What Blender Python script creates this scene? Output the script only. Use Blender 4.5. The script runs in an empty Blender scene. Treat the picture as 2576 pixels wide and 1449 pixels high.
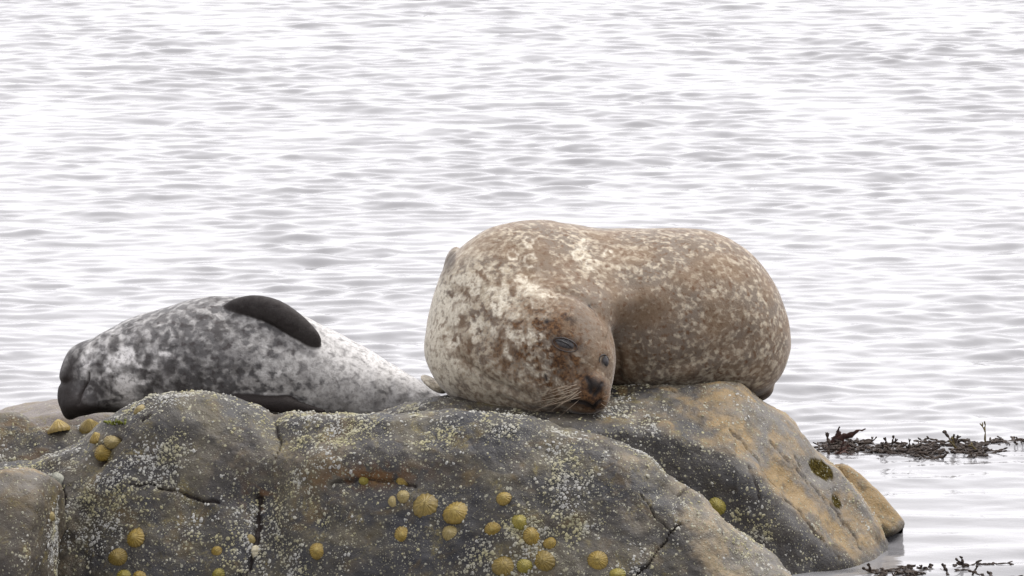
import bpy, math, random
import numpy as np
from mathutils import Vector
from mathutils.bvhtree import BVHTree

random.seed(7)
rng = np.random.default_rng(7)
sc = bpy.context.scene
COL = sc.collection
R = math.radians

# ------------------------------------------------------------------ camera
PITCH = R(8.0); CAM_Y = -15.0; CAM_H = 2.70
TANH = 1.1 / (15.0 / math.cos(PITCH))
cam_d = bpy.data.cameras.new('camera'); cam = bpy.data.objects.new('camera', cam_d); COL.objects.link(cam)
cam.location = (0, CAM_Y, CAM_H); cam.rotation_euler = (R(90) - PITCH, 0, 0)
cam_d.sensor_width = 36; cam_d.lens = 18 / TANH; cam_d.clip_start = 0.1; cam_d.clip_end = 6000
sc.camera = cam

# ------------------------------------------------------------------ sky and sun
SKY_LO, SKY_HI = 0.69, 1.09
SUN_EL = R(62); SUN_AZ = R(62)            # sun veiled by cloud, behind the seals, a little to the right
w = bpy.data.worlds.new('World'); sc.world = w; w.use_nodes = True
nt = w.node_tree; nt.nodes.clear()
out = nt.nodes.new('ShaderNodeOutputWorld'); bg = nt.nodes.new('ShaderNodeBackground')
sky = nt.nodes.new('ShaderNodeTexSky'); sky.sky_type = 'NISHITA'; sky.sun_disc = False
sky.sun_elevation = SUN_EL; sky.sun_rotation = SUN_AZ; sky.dust_density = 6; sky.air_density = 1.2
hs = nt.nodes.new('ShaderNodeHueSaturation'); hs.inputs['Saturation'].default_value = 0.04
mixw = nt.nodes.new('ShaderNodeMix'); mixw.data_type = 'RGBA'
mixw.inputs[0].default_value = 0.82; mixw.inputs[7].default_value = (9.4, 9.25, 9.6, 1)   # even cloud deck
nt.links.new(sky.outputs[0], hs.inputs['Color']); nt.links.new(hs.outputs[0], mixw.inputs[6])
tcw = nt.nodes.new('ShaderNodeTexCoord'); dotw = nt.nodes.new('ShaderNodeVectorMath'); dotw.operation = 'DOT_PRODUCT'
gd = Vector((0.10, 0.94, 0.20)).normalized(); dotw.inputs[1].default_value = gd      # cloud is thinnest low over the sea, towards the light
nt.links.new(tcw.outputs['Generated'], dotw.inputs[0])
mrw = nt.nodes.new('ShaderNodeMapRange'); mrw.interpolation_type = 'SMOOTHSTEP'
for k_, v_ in ((1, -0.2), (2, 1.0), (3, SKY_LO), (4, SKY_HI)): mrw.inputs[k_].default_value = v_
nt.links.new(dotw.outputs['Value'], mrw.inputs[0])
scw = nt.nodes.new('ShaderNodeVectorMath'); scw.operation = 'SCALE'
nt.links.new(mixw.outputs[2], scw.inputs[0]); nt.links.new(mrw.outputs[0], scw.inputs['Scale'])
nt.links.new(scw.outputs[0], bg.inputs['Color']); bg.inputs['Strength'].default_value = 0.10
nt.links.new(bg.outputs[0], out.inputs[0])
sd = bpy.data.lights.new('sun', 'SUN'); sd.energy = 1.5; sd.angle = R(32); sd.color = (1, 0.97, 0.93)
so = bpy.data.objects.new('sun', sd); COL.objects.link(so)
sdir = Vector((math.sin(SUN_AZ) * math.cos(SUN_EL), math.cos(SUN_AZ) * math.cos(SUN_EL), math.sin(SUN_EL)))
so.rotation_euler = sdir.to_track_quat('Z', 'Y').to_euler(); so.location = sdir * 20
sc.view_settings.view_transform = 'Standard'; sc.view_settings.look = 'None'
sc.view_settings.exposure = 1.05; sc.view_settings.gamma = 1; sc.view_settings.use_curve_mapping = False

# ------------------------------------------------------------------ helpers
CP, SP = math.cos(PITCH), math.sin(PITCH)
U = 0.000855                                # metres per unit of the 2576-wide survey grid near the rocks
def P(px, py, Y):
    a = (px - 1288) / 1288 * TANH; b = (724.5 - py) / 1288 * TANH
    d = np.array([a, CP + b * SP, -SP + b * CP]); t = (Y - CAM_Y) / d[1]
    return np.array([0, CAM_Y, CAM_H]) + d * t
def proj(v):
    q = np.asarray(v) - np.array([0, CAM_Y, CAM_H])
    f = q[..., 1] * CP - q[..., 2] * SP; u = q[..., 1] * SP + q[..., 2] * CP
    return 1288 + q[..., 0] / f / TANH * 1288, 724.5 - u / f / TANH * 1288
def sstep(a, b, x):
    t = np.clip((x - a) / (b - a), 0, 1); return t * t * (3 - 2 * t)
def gs(px, py, cx, cy, sx, sy=None, ang=0):
    sy = sy or sx; c, s = math.cos(R(ang)), math.sin(R(ang)); dx, dy = px - cx, py - cy
    return np.exp(-(((dx * c + dy * s) / sx) ** 2 + ((-dx * s + dy * c) / sy) ** 2))
_perm = np.random.default_rng(3).random(65536).astype(np.float32) * 2 - 1
def vnoise(p, seed=0):
    i = np.floor(p).astype(np.int64); f = p - i; f = f * f * (3 - 2 * f); r = 0
    for dx in (0, 1):
        for dy in (0, 1):
            for dz in (0, 1):
                h = ((i[..., 0] + dx) * 73856093) ^ ((i[..., 1] + dy) * 19349663) ^ ((i[..., 2] + dz) * 83492791) ^ (seed * 2654435)
                h = (h ^ (h >> 13)) & 65535
                wx = f[..., 0] if dx else 1 - f[..., 0]; wy = f[..., 1] if dy else 1 - f[..., 1]; wz = f[..., 2] if dz else 1 - f[..., 2]
                r = r + _perm[h] * wx * wy * wz
    return r
def fbm(p, oct=3, seed=0):
    r = 0; a = 1.0
    for k in range(oct): r = r + a * vnoise(p * (2.03 ** k) + 11.3 * k, seed + k); a *= 0.5
    return r
def polydist(px, py, pts):
    best = np.full(px.shape, 1e9)
    for (x0, y0), (x1, y1) in zip(pts[:-1], pts[1:]):
        dx, dy = x1 - x0, y1 - y0; t = np.clip(((px - x0) * dx + (py - y0) * dy) / (dx * dx + dy * dy + 1e-9), 0, 1)
        best = np.minimum(best, np.hypot(px - x0 - t * dx, py - y0 - t * dy))
    return best
def mesh_np(name, V, F, smooth=True):
    V = np.asarray(V, np.float32); F = np.asarray(F, np.int32)
    m = bpy.data.meshes.new(name); k = F.shape[1]
    m.vertices.add(len(V)); m.vertices.foreach_set('co', V.ravel())
    m.loops.add(F.size); m.loops.foreach_set('vertex_index', F.ravel())
    m.polygons.add(len(F)); m.polygons.foreach_set('loop_start', np.arange(0, F.size, k, dtype=np.int32))
    m.polygons.foreach_set('loop_total', np.full(len(F), k, np.int32))
    m.update(calc_edges=True); m.validate()
    if smooth: m.polygons.foreach_set('use_smooth', np.ones(len(m.polygons), bool))
    return m
def attr(m, name, vals):
    a = m.attributes.new(name, 'FLOAT', 'POINT'); a.data.foreach_set('value', np.asarray(vals, np.float32))
def link(name, mesh, mat=None, parent=None):
    o = bpy.data.objects.new(name, mesh); COL.objects.link(o)
    if mat is not None and mesh is not None and not len(mesh.materials): mesh.materials.append(mat)
    if parent is not None: o.parent = parent; o.matrix_parent_inverse = parent.matrix_world.inverted()
    return o
def tag(o, label=None, cat=None, group=None, kind=None):
    if label: o['label'] = label
    if cat: o['category'] = cat
    if group: o['group'] = group
    if kind: o['kind'] = kind
    return o
def empty(name, loc):
    o = bpy.data.objects.new(name, None); COL.objects.link(o); o.location = Vector([float(c) for c in loc]); o.empty_display_size = 0.05
    bpy.context.view_layer.update(); return o
def grid_faces(nc, nr):
    i = np.arange(nc - 1)[:, None] * nr + np.arange(nr - 1)[None, :]
    return np.stack([i, i + nr, i + nr + 1, i + 1], -1).reshape(-1, 4)
def tube(pts, rads, n=6, flat=1.0, flatdir=(0, 0, 1)):
    pts = [Vector(p) for p in pts]; V = []; F = []; N = len(pts)
    for i, p in enumerate(pts):
        t = (pts[min(i + 1, N - 1)] - pts[max(i - 1, 0)]).normalized()
        a = t.cross(Vector(flatdir)); a = a.normalized() if a.length > 1e-5 else t.orthogonal().normalized(); b = t.cross(a)
        for k in range(n):
            th = 2 * math.pi * k / n; V.append(p + a * math.cos(th) * rads[i] + b * math.sin(th) * rads[i] * flat)
    for i in range(N - 1):
        for k in range(n): F.append((i * n + k, i * n + (k + 1) % n, (i + 1) * n + (k + 1) % n, (i + 1) * n + k))
    return [tuple(v) for v in V], F
class MB:
    def __init__(s): s.V = []; s.F = []
    def add(s, vf):
        b = len(s.V); s.V += list(vf[0]); s.F += [tuple(i + b for i in f) for f in vf[1]]; return s
    def mesh(s, name, smooth=True):
        m = bpy.data.meshes.new(name); m.from_pydata(s.V, [], s.F); m.update()
        if smooth: m.polygons.foreach_set('use_smooth', np.ones(len(m.polygons), bool))
        return m

# ------------------------------------------------------------------ node helper
class NT:
    def __init__(s, name):
        s.m = bpy.data.materials.new(name); s.m.use_nodes = True; s.t = s.m.node_tree
        s.b = s.t.nodes['Principled BSDF']; s.n = s.t.nodes
    def new(s, typ, **kw):
        x = s.n.new(typ)
        for k, v in kw.items(): setattr(x, k, v)
        return x
    def put(s, sock, v):
        if isinstance(v, bpy.types.NodeSocket): s.t.links.new(v, sock)
        elif isinstance(v, tuple) and len(v) == 3 and sock.type == 'RGBA': sock.default_value = (*v, 1)
        else: sock.default_value = v
    def obj(s): return s.new('ShaderNodeTexCoord').outputs['Object']
    def geo(s): return s.new('ShaderNodeNewGeometry').outputs['Position']
    def mapping(s, v, scale=(1, 1, 1), rot=(0, 0, 0)):
        x = s.new('ShaderNodeMapping'); s.put(x.inputs['Vector'], v); x.inputs['Scale'].default_value = scale; x.inputs['Rotation'].default_value = rot; return x.outputs[0]
    def noise(s, v, scale, detail=3, rough=0.55, dist=0.0, col=False):
        x = s.new('ShaderNodeTexNoise'); s.put(x.inputs['Vector'], v); x.inputs['Scale'].default_value = scale
        x.inputs['Detail'].default_value = detail; x.inputs['Roughness'].default_value = rough; x.inputs['Distortion'].default_value = dist
        return x.outputs[1 if col else 0]
    def vor(s, v, scale, rnd=1.0, feature='F1'):
        x = s.new('ShaderNodeTexVoronoi', feature=feature); s.put(x.inputs['Vector'], v); x.inputs['Scale'].default_value = scale; x.inputs['Randomness'].default_value = rnd
        return x.outputs
    def math(s, op, a, b=0.0, c=0.0, clamp=False):
        x = s.new('ShaderNodeMath', operation=op, use_clamp=clamp); s.put(x.inputs[0], a); s.put(x.inputs[1], b); s.put(x.inputs[2], c); return x.outputs[0]
    def step(s, v, lo, hi):
        x = s.new('ShaderNodeMapRange', interpolation_type='SMOOTHSTEP'); s.put(x.inputs[0], v); s.put(x.inputs[1], lo); s.put(x.inputs[2], hi); return x.outputs[0]
    def mix(s, f, a, b):
        x = s.new('ShaderNodeMix', data_type='RGBA'); s.put(x.inputs[0], f); s.put(x.inputs[6], a); s.put(x.inputs[7], b); return x.outputs[2]
    def attr(s, name): return s.new('ShaderNodeAttribute', attribute_name=name).outputs['Fac']
    def bump(s, h, dist, strength=1.0, nrm=None):
        x = s.new('ShaderNodeBump'); s.put(x.inputs['Height'], h); x.inputs['Distance'].default_value = dist; x.inputs['Strength'].default_value = strength
        if nrm is not None: s.put(x.inputs['Normal'], nrm)
        s.t.links.new(x.outputs[0], s.b.inputs['Normal']); return x.outputs[0]
    def set(s, **kw):
        names = dict(base='Base Color', rough='Roughness', spec='Specular IOR Level', ior='IOR', sheen='Sheen Weight', sheenr='Sheen Roughness', coat='Coat Weight', coatr='Coat Roughness', tint='Sheen Tint')
        for k, v in kw.items(): s.put(s.b.inputs[names[k]], v)
        return s.m

def plain(name, col, rough=0.5, var=0.25, scale=60, **kw):
    t = NT(name); c = t.noise(t.obj(), scale, 3)
    a = tuple(x * (1 - var) for x in col); b = tuple(min(1, x * (1 + var)) for x in col)
    t.bump(c, 0.002, 0.4)
    return t.set(base=t.mix(c, a, b), rough=rough, **kw)

# ------------------------------------------------------------------ materials
def water_mat():
    t = NT('sea_water'); p = t.geo()
    a = t.noise(t.mapping(p, (1, 1.3, 1)), 17, 2, 0.5)
    c = t.noise(t.mapping(p, (1, 1.2, 1)), 42, 2, 0.5)
    h = t.math('ADD', a, t.math('MULTIPLY', c, 0.25))
    sx = t.new('ShaderNodeSeparateXYZ'); t.put(sx.inputs[0], p)
    far = t.math('MAXIMUM', t.step(t.math('ABSOLUTE', sx.outputs[0]), 3.9, 4.7), t.math('MAXIMUM', t.step(sx.outputs[1], 13.6, 15.0), t.math('SUBTRACT', 1.0, t.step(sx.outputs[1], -3.2, -2.0))))
    wv = t.noise(t.mapping(p, (1, 1.5, 1)), 5.5, 3, 0.5)                     # open water beyond the modelled ripples
    h = t.math('ADD', h, t.math('MULTIPLY', t.math('MULTIPLY', wv, far), 9.0))
    t.bump(h, 0.003, 0.35)
    return t.set(base=(0.185, 0.183, 0.190), rough=0.11, ior=1.333, spec=0.5)

def rock_mat(name, dark=(0.027, 0.027, 0.031), mid=(0.080, 0.069, 0.049), pale=(0.30, 0.29, 0.23), tanc=(0.22, 0.17, 0.105), dens=0.5):
    t = NT(name); o = t.geo()
    n1 = t.noise(o, 6.5, 5, 0.6, 0.5); n2 = t.noise(o, 38, 4, 0.65); n3 = t.noise(o, 190, 3, 0.6)
    nb = t.math('ADD', t.math('MULTIPLY', n1, 0.75), t.math('MULTIPLY', n2, 0.25))
    base = t.mix(t.step(nb, 0.40, 0.60), dark, mid)
    brown = t.step(t.noise(o, 11, 4, 0.6, 0.8), 0.52, 0.68)
    base = t.mix(t.math('MULTIPLY', brown, 0.75), base, (0.098, 0.068, 0.030))
    lich = t.math('MULTIPLY', t.step(t.noise(o, 17, 5, 0.7, 0.5), 0.53, 0.66), t.step(n3, .35, .6))
    base = t.mix(t.math('MULTIPLY', lich, 0.7), base, (0.175, 0.142, 0.050))
    ta = t.attr('tan')
    tn = t.math('MULTIPLY', ta, t.math('ADD', 0.45, t.step(t.noise(o, 26, 5, 0.7), 0.35, 0.6)), clamp=True)
    base = t.mix(t.math('MINIMUM', tn, 0.9), base, t.mix(t.step(nb, .42, .58), tanc, (0.112, 0.103, 0.094)))
    base = t.mix(t.math('MINIMUM', t.attr('olive'), 1.0), base, t.mix(t.step(n3, .4, .6), (0.020, 0.015, 0.005), (0.055, 0.043, 0.013)))
    base = t.mix(t.math('MULTIPLY', t.attr('slate_shade'), .85), base, t.mix(nb, (0.020, 0.020, 0.023), (0.050, 0.047, 0.046)))
    base = t.mix(t.attr('rust'), base, (0.13, 0.062, 0.018))
    # barnacle scars, three sizes, patchy
    warp = t.new('ShaderNodeVectorMath', operation='ADD'); t.put(warp.inputs[0], o)
    wn = t.new('ShaderNodeVectorMath', operation='SCALE'); t.put(wn.inputs[0], t.noise(o, 120, 2, 0.5, 0, True)); wn.inputs['Scale'].default_value = 0.006
    t.t.links.new(wn.outputs[0], warp.inputs[1]); wv = warp.outputs[0]
    patch = t.math('ADD', t.step(t.noise(o, 9, 4, 0.65, 0.6), 0.36, 0.62), t.math('MULTIPLY', t.attr('tan'), 0.12))
    tot = None
    for sca, thr, keep in ((95, 0.33, 0.52), (165, 0.34, 0.50), (290, 0.36, 0.42)):
        v = t.vor(wv, sca)
        sz = t.new('ShaderNodeSeparateColor'); t.put(sz.inputs[0], v['Color'])
        r_ = t.math('MULTIPLY', thr, t.math('ADD', 0.35, t.math('MULTIPLY', sz.outputs[1], 0.9)))
        spot = t.math('SUBTRACT', 1.0, t.step(v['Distance'], t.math('MULTIPLY', r_, 0.72), r_))
        on = t.step(t.math('ADD', sz.outputs[0], t.math('MULTIPLY', patch, -dens)), keep + 0.02 - 0.30, keep - 0.02 - 0.30)
        on = t.math('LESS_THAN', t.math('SUBTRACT', sz.outputs[0], t.math('MULTIPLY', patch, dens)), keep - 0.34)
        s = t.math('MULTIPLY', spot, on); tot = s if tot is None else t.math('MAXIMUM', tot, s)
    tot = t.math('MULTIPLY', tot, t.math('SUBTRACT', 1.0, t.attr('crack')), clamp=True)
    pc = t.mix(t.step(n2, .35, .65), pale, (0.19, 0.175, 0.11))
    base = t.mix(t.math('MULTIPLY', tot, 0.85), base, pc)
    base = t.mix(t.attr('crack'), base, (0.022, 0.014, 0.012))
    h = t.math('ADD', t.math('MULTIPLY', n2, 0.8), t.math('ADD', t.math('MULTIPLY', n3, 0.3), t.math('MULTIPLY', tot, 0.22)))
    t.bump(h, 0.008, 0.8)
    return t.set(base=base, rough=t.math('ADD', 0.42, t.math('ADD', t.math('MULTIPLY', n2, 0.3), t.math('MULTIPLY', t.attr('olive'), .25))), spec=t.math('MULTIPLY', .28, t.math('SUBTRACT', 1.0, t.attr('olive'), clamp=True)))

def seal_mat(name, brown, brown2, light, light2, dark, palec=(0.64, 0.59, 0.49), scale=62, soft=0.05, sheen=0.28):
    t = NT(name); o = t.geo()
    st = t.mapping(o, (1, 1, 1.15), (0, R(35), 0))
    n1 = t.noise(st, scale, 2, 0.5, 0.25)
    n2 = t.noise(o, scale * 2.1, 3, 0.6, 0.2)
    n3 = t.noise(o, 11, 3, 0.5)
    fine = t.noise(o, 420, 2, 0.6)
    n = t.math('ADD', t.math('MULTIPLY', n1, 0.72), t.math('MULTIPLY', n2, 0.28))
    L = t.attr('light')                                   # share of pale fur
    thr = t.math('SUBTRACT', 0.70, t.math('MULTIPLY', L, 0.42))
    f = t.step(n, t.math('SUBTRACT', thr, soft), t.math('ADD', thr, soft))
    b = t.mix(t.step(n3, .35, .65), brown, brown2)
    b = t.mix(t.step(t.noise(o, scale * 1.4, 2, .5), .50, .72), b, dark)
    l = t.mix(t.step(n2, .38, .62), light, light2)
    base = t.mix(t.math('MULTIPLY', f, t.math('ADD', 0.62, t.math('MULTIPLY', t.step(n3, .38, .62), .38))), b, l)
    # paler streaky underfur
    base = t.mix(t.math('MULTIPLY', t.math('MULTIPLY', t.attr('pale'), 0.95), t.math('ADD', .35, t.math('MULTIPLY', t.step(n, .38, .50), .65))), base, t.mix(t.step(n2, .45, .75), palec, light2))
    base = t.mix(t.attr('rust'), base, t.mix(t.step(n2, .3, .7), (0.035, 0.017, 0.010), (0.15, 0.078, 0.034)))
    base = t.mix(t.attr('dark'), base, t.mix(fine, (0.012, 0.010, 0.010), (0.035, 0.028, 0.026)))
    strk = t.noise(t.mapping(o, (1, 1, 0.22), (0, R(50), 0)), 330, 3, 0.7)
    fg = t.math('ADD', 0.66, t.math('ADD', t.math('MULTIPLY', fine, 0.28), t.math('MULTIPLY', strk, 0.42)))
    mm = t.new('ShaderNodeVectorMath', operation='SCALE'); t.put(mm.inputs[0], base); t.put(mm.inputs['Scale'], fg)
    wr = t.noise(t.mapping(o, (1.0, 0.6, 1.0)), 26, 3, 0.6)
    h = t.math('ADD', t.math('MULTIPLY', fine, 0.12), t.math('ADD', t.math('MULTIPLY', wr, 0.5), t.math('MULTIPLY', n2, 0.15)))
    t.bump(h, 0.010, 0.6)
    return t.set(base=mm.outputs[0], rough=0.66, spec=0.18, sheen=t.math('MULTIPLY', sheen, t.math('SUBTRACT', 1.0, t.attr('dark'), clamp=True)), sheenr=0.28)

WATER = water_mat()
ROCK = rock_mat('barnacled_dark_rock')
ROCK_B = rock_mat('tan_and_slate_rock', dark=(0.034, 0.034, 0.038), mid=(0.095, 0.080, 0.060), tanc=(0.225, 0.152, 0.066), dens=0.42)
ROCK_P = rock_mat('pale_hazed_rock', dark=(0.13, 0.115, 0.115), mid=(0.19, 0.165, 0.155), dens=0.25)  # haze over the furthest rock is put into these paler colours
_b = NT('barnacle_shell'); BARN = _b.set(base=_b.mix(_b.step(_b.noise(_b.obj(), 14, 3), .4, .6), _b.mix(_b.noise(_b.obj(), 160, 2), (.20, .20, .19), (.46, .45, .42)), _b.mix(_b.noise(_b.obj(), 160, 2), (.17, .155, .09), (.40, .37, .22))), rough=.8)
FUR_BIG = seal_mat('brown_spotted_fur', (0.172, 0.120, 0.078), (0.150, 0.120, 0.094), (0.53, 0.475, 0.375), (0.38, 0.32, 0.24), (0.115, 0.066, 0.038), scale=72, soft=0.12)
FUR_SMALL = seal_mat('grey_mottled_fur', (0.118, 0.113, 0.113), (0.088, 0.085, 0.086), (0.46, 0.45, 0.44), (0.30, 0.29, 0.282), (0.060, 0.053, 0.053), palec=(0.80, 0.78, 0.77), scale=52, soft=0.10)

# ------------------------------------------------------------------ water
def make_water():
    def axis(lo, hi, st, far):
        a = list(np.arange(lo, hi + st / 2, st)); x = hi; s = st; r = []
        while x < far: s *= 1.3; x += s; r.append(x)
        x = lo; s = st; l = []
        while x > -far: s *= 1.3; x -= s; l.append(x)
        return np.array(l[::-1] + a + r)
    xs = axis(-4.4, 4.4, 0.0165, 3000); ys = axis(-2.4, 14.4, 0.0120, 3000)
    X, Y = np.meshgrid(xs, ys, indexing='ij'); Z = np.zeros_like(X)
    fade = (1 - sstep(4.1, 4.8, np.abs(X))) * sstep(-3, -2, Y) * (1 - sstep(14.0, 15.5, Y))
    p = np.stack([X * 1.1, Y * 0.55, 0 * X], -1)
    mod = np.clip(1.05 + 0.42 * fbm(p * 1.7, 3, 5), 0.6, 1.5)
    # sheltered, calmer water beside the rock
    calm = sstep(0.2, 2.0, Y + 0.25 * vnoise(np.stack([X * 1.5, Y * 0.8, 0 * X], -1), 9))
    wr = np.random.default_rng(12)
    for k in range(90):
        lam = 0.058 * (8.0 ** wr.random() ** 1.4)
        th = math.pi / 2 + wr.normal(0, 0.52); kk = 2 * math.pi / lam
        slope = WAVE * (0.9 if lam < 0.25 else 0.55)
        A = slope / kk; ph = wr.random() * 6.28
        wob = 0.6 * vnoise(np.stack([X * 1.3 + k, Y * 1.1, 0 * X], -1), k) if k % 3 == 0 else 0
        g = mod * (calm * 0.86 + 0.14)
        Z += A * g * np.sin(kk * (math.cos(th) * X + math.sin(th) * Y) + ph + wob)
    # long flat swells in the sheltered water
    for k in range(16):
        lam = 0.09 + 0.22 * wr.random(); th = math.pi / 2 + wr.normal(0, 0.13); kk = 2 * math.pi / lam
        Z += (1 - calm) * 0.020 / kk * mod * np.sin(kk * (math.cos(th) * X + math.sin(th) * Y) + wr.random() * 6.28)
    # a few steeper wavelets that show dark
    for px, py, s in ((140, 740, 20), (960, 702, 40), (750, 431, 26), (690, 517, 34), (965, 637, 26), (2190, 833, 30), (20, 578, 26), (1090, 245, 26), (10, 888, 30), (1850, 585, 30)):
        s = s * .8
        a = (px - 1288) / 1288 * TANH; b = (724.5 - py) / 1288 * TANH
        tt = CAM_H / (SP - b * CP); wx = a * tt; wy = CAM_Y + tt * (CP + b * SP)
        sx = s * U * tt / 15
        dx = (X - wx) / sx; dy = (Y - wy) / 0.05
        Z += 0.007 * dy * np.exp(-dx ** 2 - dy ** 2)
    Z *= fade
    V = np.stack([X, Y, Z], -1).reshape(-1, 3)
    m = mesh_np('water', V, grid_faces(len(xs), len(ys)))
    o = link('water', m, WATER); tag(o, 'rippled silver grey sea reflecting an overcast sky', kind='structure')
    n = link('seabed', mesh_np('seabed', [(-3000, -3000, -1.2), (3000, -3000, -1.2), (3000, 3000, -1.2), (-3000, 3000, -1.2)], [(0, 1, 2, 3)]), plain('sea_floor_sand', (.1, .09, .07), .9))
    tag(n, kind='structure')
WAVE = 0.0225
make_water()

# ------------------------------------------------------------------ rocks (lofted control nets + relief)
def catmull(C, t):
    n = len(C); i = np.clip(np.floor(t).astype(int), 0, n - 2); f = (t - i)
    g = lambda k: C[np.clip(k, 0, n - 1)]
    f = f.reshape(f.shape + (1,) * (C.ndim - 1))
    p0, p1, p2, p3 = g(i - 1), g(i), g(i + 1), g(i + 2)
    return 0.5 * ((2 * p1) + (-p0 + p2) * f + (2 * p0 - 5 * p1 + 4 * p2 - p3) * f ** 2 + (-p0 + 3 * p1 - 3 * p2 + p3) * f ** 3)
def loft(cols, step_u, rows_n, amp=1.0, seed=0, carve=None, attrs=None):
    """cols: list of columns, each a list of 3-D points, back to front"""
    C = np.array(cols, float)                                    # nc, nr, 3
    L = np.linalg.norm(np.diff(C[:, 2:-1], axis=0), axis=2).mean(1)
    tu = np.concatenate([[i + k / max(1, int(l / step_u)) for k in range(max(1, int(l / step_u)))] for i, l in enumerate(L)] + [[len(C) - 1]])
    S = catmull(C, tu)
    tv = np.concatenate([[i + k / n for k in range(n)] for i, n in enumerate(rows_n)] + [[C.shape[1] - 1]])
    S = np.transpose(catmull(np.transpose(S, (1, 0, 2)), tv), (1, 0, 2))
    du = np.gradient(S, axis=0); dv = np.gradient(S, axis=1); N = np.cross(du, dv); N /= np.linalg.norm(N, axis=-1, keepdims=True) + 1e-12
    if N[:, N.shape[1] // 2, 2].mean() < 0: N = -N
    px, py = proj(S)
    d = amp * (0.012 * fbm(S * 5.5, 3, seed) + 0.0046 * fbm(S * 22, 3, seed + 9) + 0.0013 * fbm(S * 85, 2, seed + 20))
    crack = np.zeros(px.shape)
    if carve is not None:
        dd, crack = carve(px, py, S); d = d + dd
    S2 = S + N * d[..., None]
    wet = .75 * sstep(.040, .005, S2[..., 2] + .012 * fbm(S2 * 20, 2, 5))
    out = dict(tan=np.zeros(px.shape), olive=np.zeros(px.shape), rust=np.zeros(px.shape), slate_shade=np.zeros(px.shape), crack=crack)
    if attrs is not None: out.update(attrs(px, py, S2, N))
    out['slate_shade'] = np.maximum(out['slate_shade'], wet)
    F = grid_faces(S.shape[0], S.shape[1])
    m = mesh_np('rock', S2.reshape(-1, 3), F)
    for k, v in out.items(): attr(m, k, np.clip(v, 0, 1).ravel())
    return m
def wob(px, py, pts, wid, seed=0):
    """distance to a crack line with a wandering edge"""
    q = np.stack([px / 34, py / 34, 0 * px], -1); q2 = np.stack([px / 9, py / 9, 0 * px], -1)
    x = px + 7 * vnoise(q, 31 + seed) + 2.2 * vnoise(q2, 51 + seed); y = py + 7 * vnoise(q, 41 + seed) + 2.2 * vnoise(q2, 61 + seed)
    d = polydist(x, y, pts); ww = wid * (0.65 + 0.55 * vnoise(np.stack([px / 25, py / 25, 0 * px + 3], -1), 71 + seed))
    return np.exp(-(d / np.maximum(ww, 1.2)) ** 2)
def W(px, Y, z, ref=-0.2):
    """world point in the column of px at depth Y, height z"""
    return np.array([(px - 1288) / 1288 * TANH * (Y - CAM_Y) / CP * 1.0, Y, z])

# --- front rock
cx = [-420, -250, -120, 0, 100, 200, 270, 350, 430, 500, 560, 620, 690, 800, 900, 1000, 1130, 1260, 1400, 1550, 1640, 1750, 1830, 1930, 2010, 2120, 2250]
cyy = [1330, 1250, 1200, 1172, 1155, 1115, 1062, 1020, 1000, 993, 1003, 1021, 1041, 1038, 1040, 1043, 1036, 1045, 1075, 1106, 1150, 1232, 1312, 1392, 1480, 1600, 1720]
YC = np.interp(cx, [-420, 100, 300, 500, 690, 1000, 1400, 1700, 2000], [-.05, -.08, -.12, -.12, -.16, -.28, -.36, -.42, -.46])
YC[0] = .1
cols = []
for x, y, yc in zip(cx, cyy, YC):
    c = P(x, y, yc); z = c[2]; sh = (0 if 0 < x < 1800 else 0.02)
    cols.append([W(x, yc + .55, -.35), W(x, yc + .38, z - .22 - sh), W(x, yc + .13, z - .035), c,
                 P(x, y + 38, yc - .07), P(x, y + 120, yc - .135), P(x, y + 260, yc - .19), P(x, y + 420, yc - .25), W(x, yc - .36, min(-.25, z - .6))])
def carve_front(px, py, S):
    f = (S[..., 2] > -.5)
    c = np.maximum.reduce([
        wob(px, py, [(150, 1215), (152, 1260), (138, 1310), (125, 1380), (105, 1460)], 9, 1),
        1.0 * wob(px, py, [(400, 1222), (440, 1232), (500, 1250), (545, 1262)], 3.2, 2),
        0.9 * wob(px, py, [(330, 1213), (400, 1222)], 2.6, 3),
        1.0 * wob(px, py, [(655, 1240), (648, 1320), (640, 1390), (612, 1460)], 8, 4),
        1.0 * wob(px, py, [(1590, 1460), (1640, 1400), (1690, 1338), (1712, 1318)], 3.6, 5),
        0.7 * wob(px, py, [(1690, 1340), (1650, 1300), (1636, 1268), (1612, 1235)], 2.6, 6),
        0.7 * wob(px, py, [(1712, 1240), (1735, 1222)], 3.0, 7),
        0.9 * wob(px, py, [(362, 1062), (382, 1050)], 4.2, 8),
        0.9 * wob(px, py, [(240, 1160), (262, 1135), (300, 1105)], 5, 9),
        0.7 * wob(px, py, [(690, 1040), (700, 1090), (690, 1150)], 2.0, 10),
        0.7 * wob(px, py, [(830, 1220), (900, 1205), (990, 1208), (1040, 1225)], 4.0, 11)])
    d = -0.013 * c
    d += -0.020 * gs(px, py, 655, 1330, 55, 110) - 0.018 * gs(px, py, 640, 1230, 80, 60)
    d += -0.012 * gs(px, py, 930, 1215, 130, 26, -4) + 0.012 * gs(px, py, 900, 1150, 170, 40, -5)
    d += 0.014 * gs(px, py, 430, 1060, 90, 50) - 0.012 * gs(px, py, 720, 1110, 60, 70) + 0.012 * gs(px, py, 1200, 1330, 200, 90)
    d += -0.018 * gs(px, py, 1660, 1300, 50, 110, 10) - 0.012 * gs(px, py, 255, 1150, 60, 20, -40)
    d += -0.010 * gs(px, py, 690, 1060, 22, 60)
    return d, c
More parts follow.
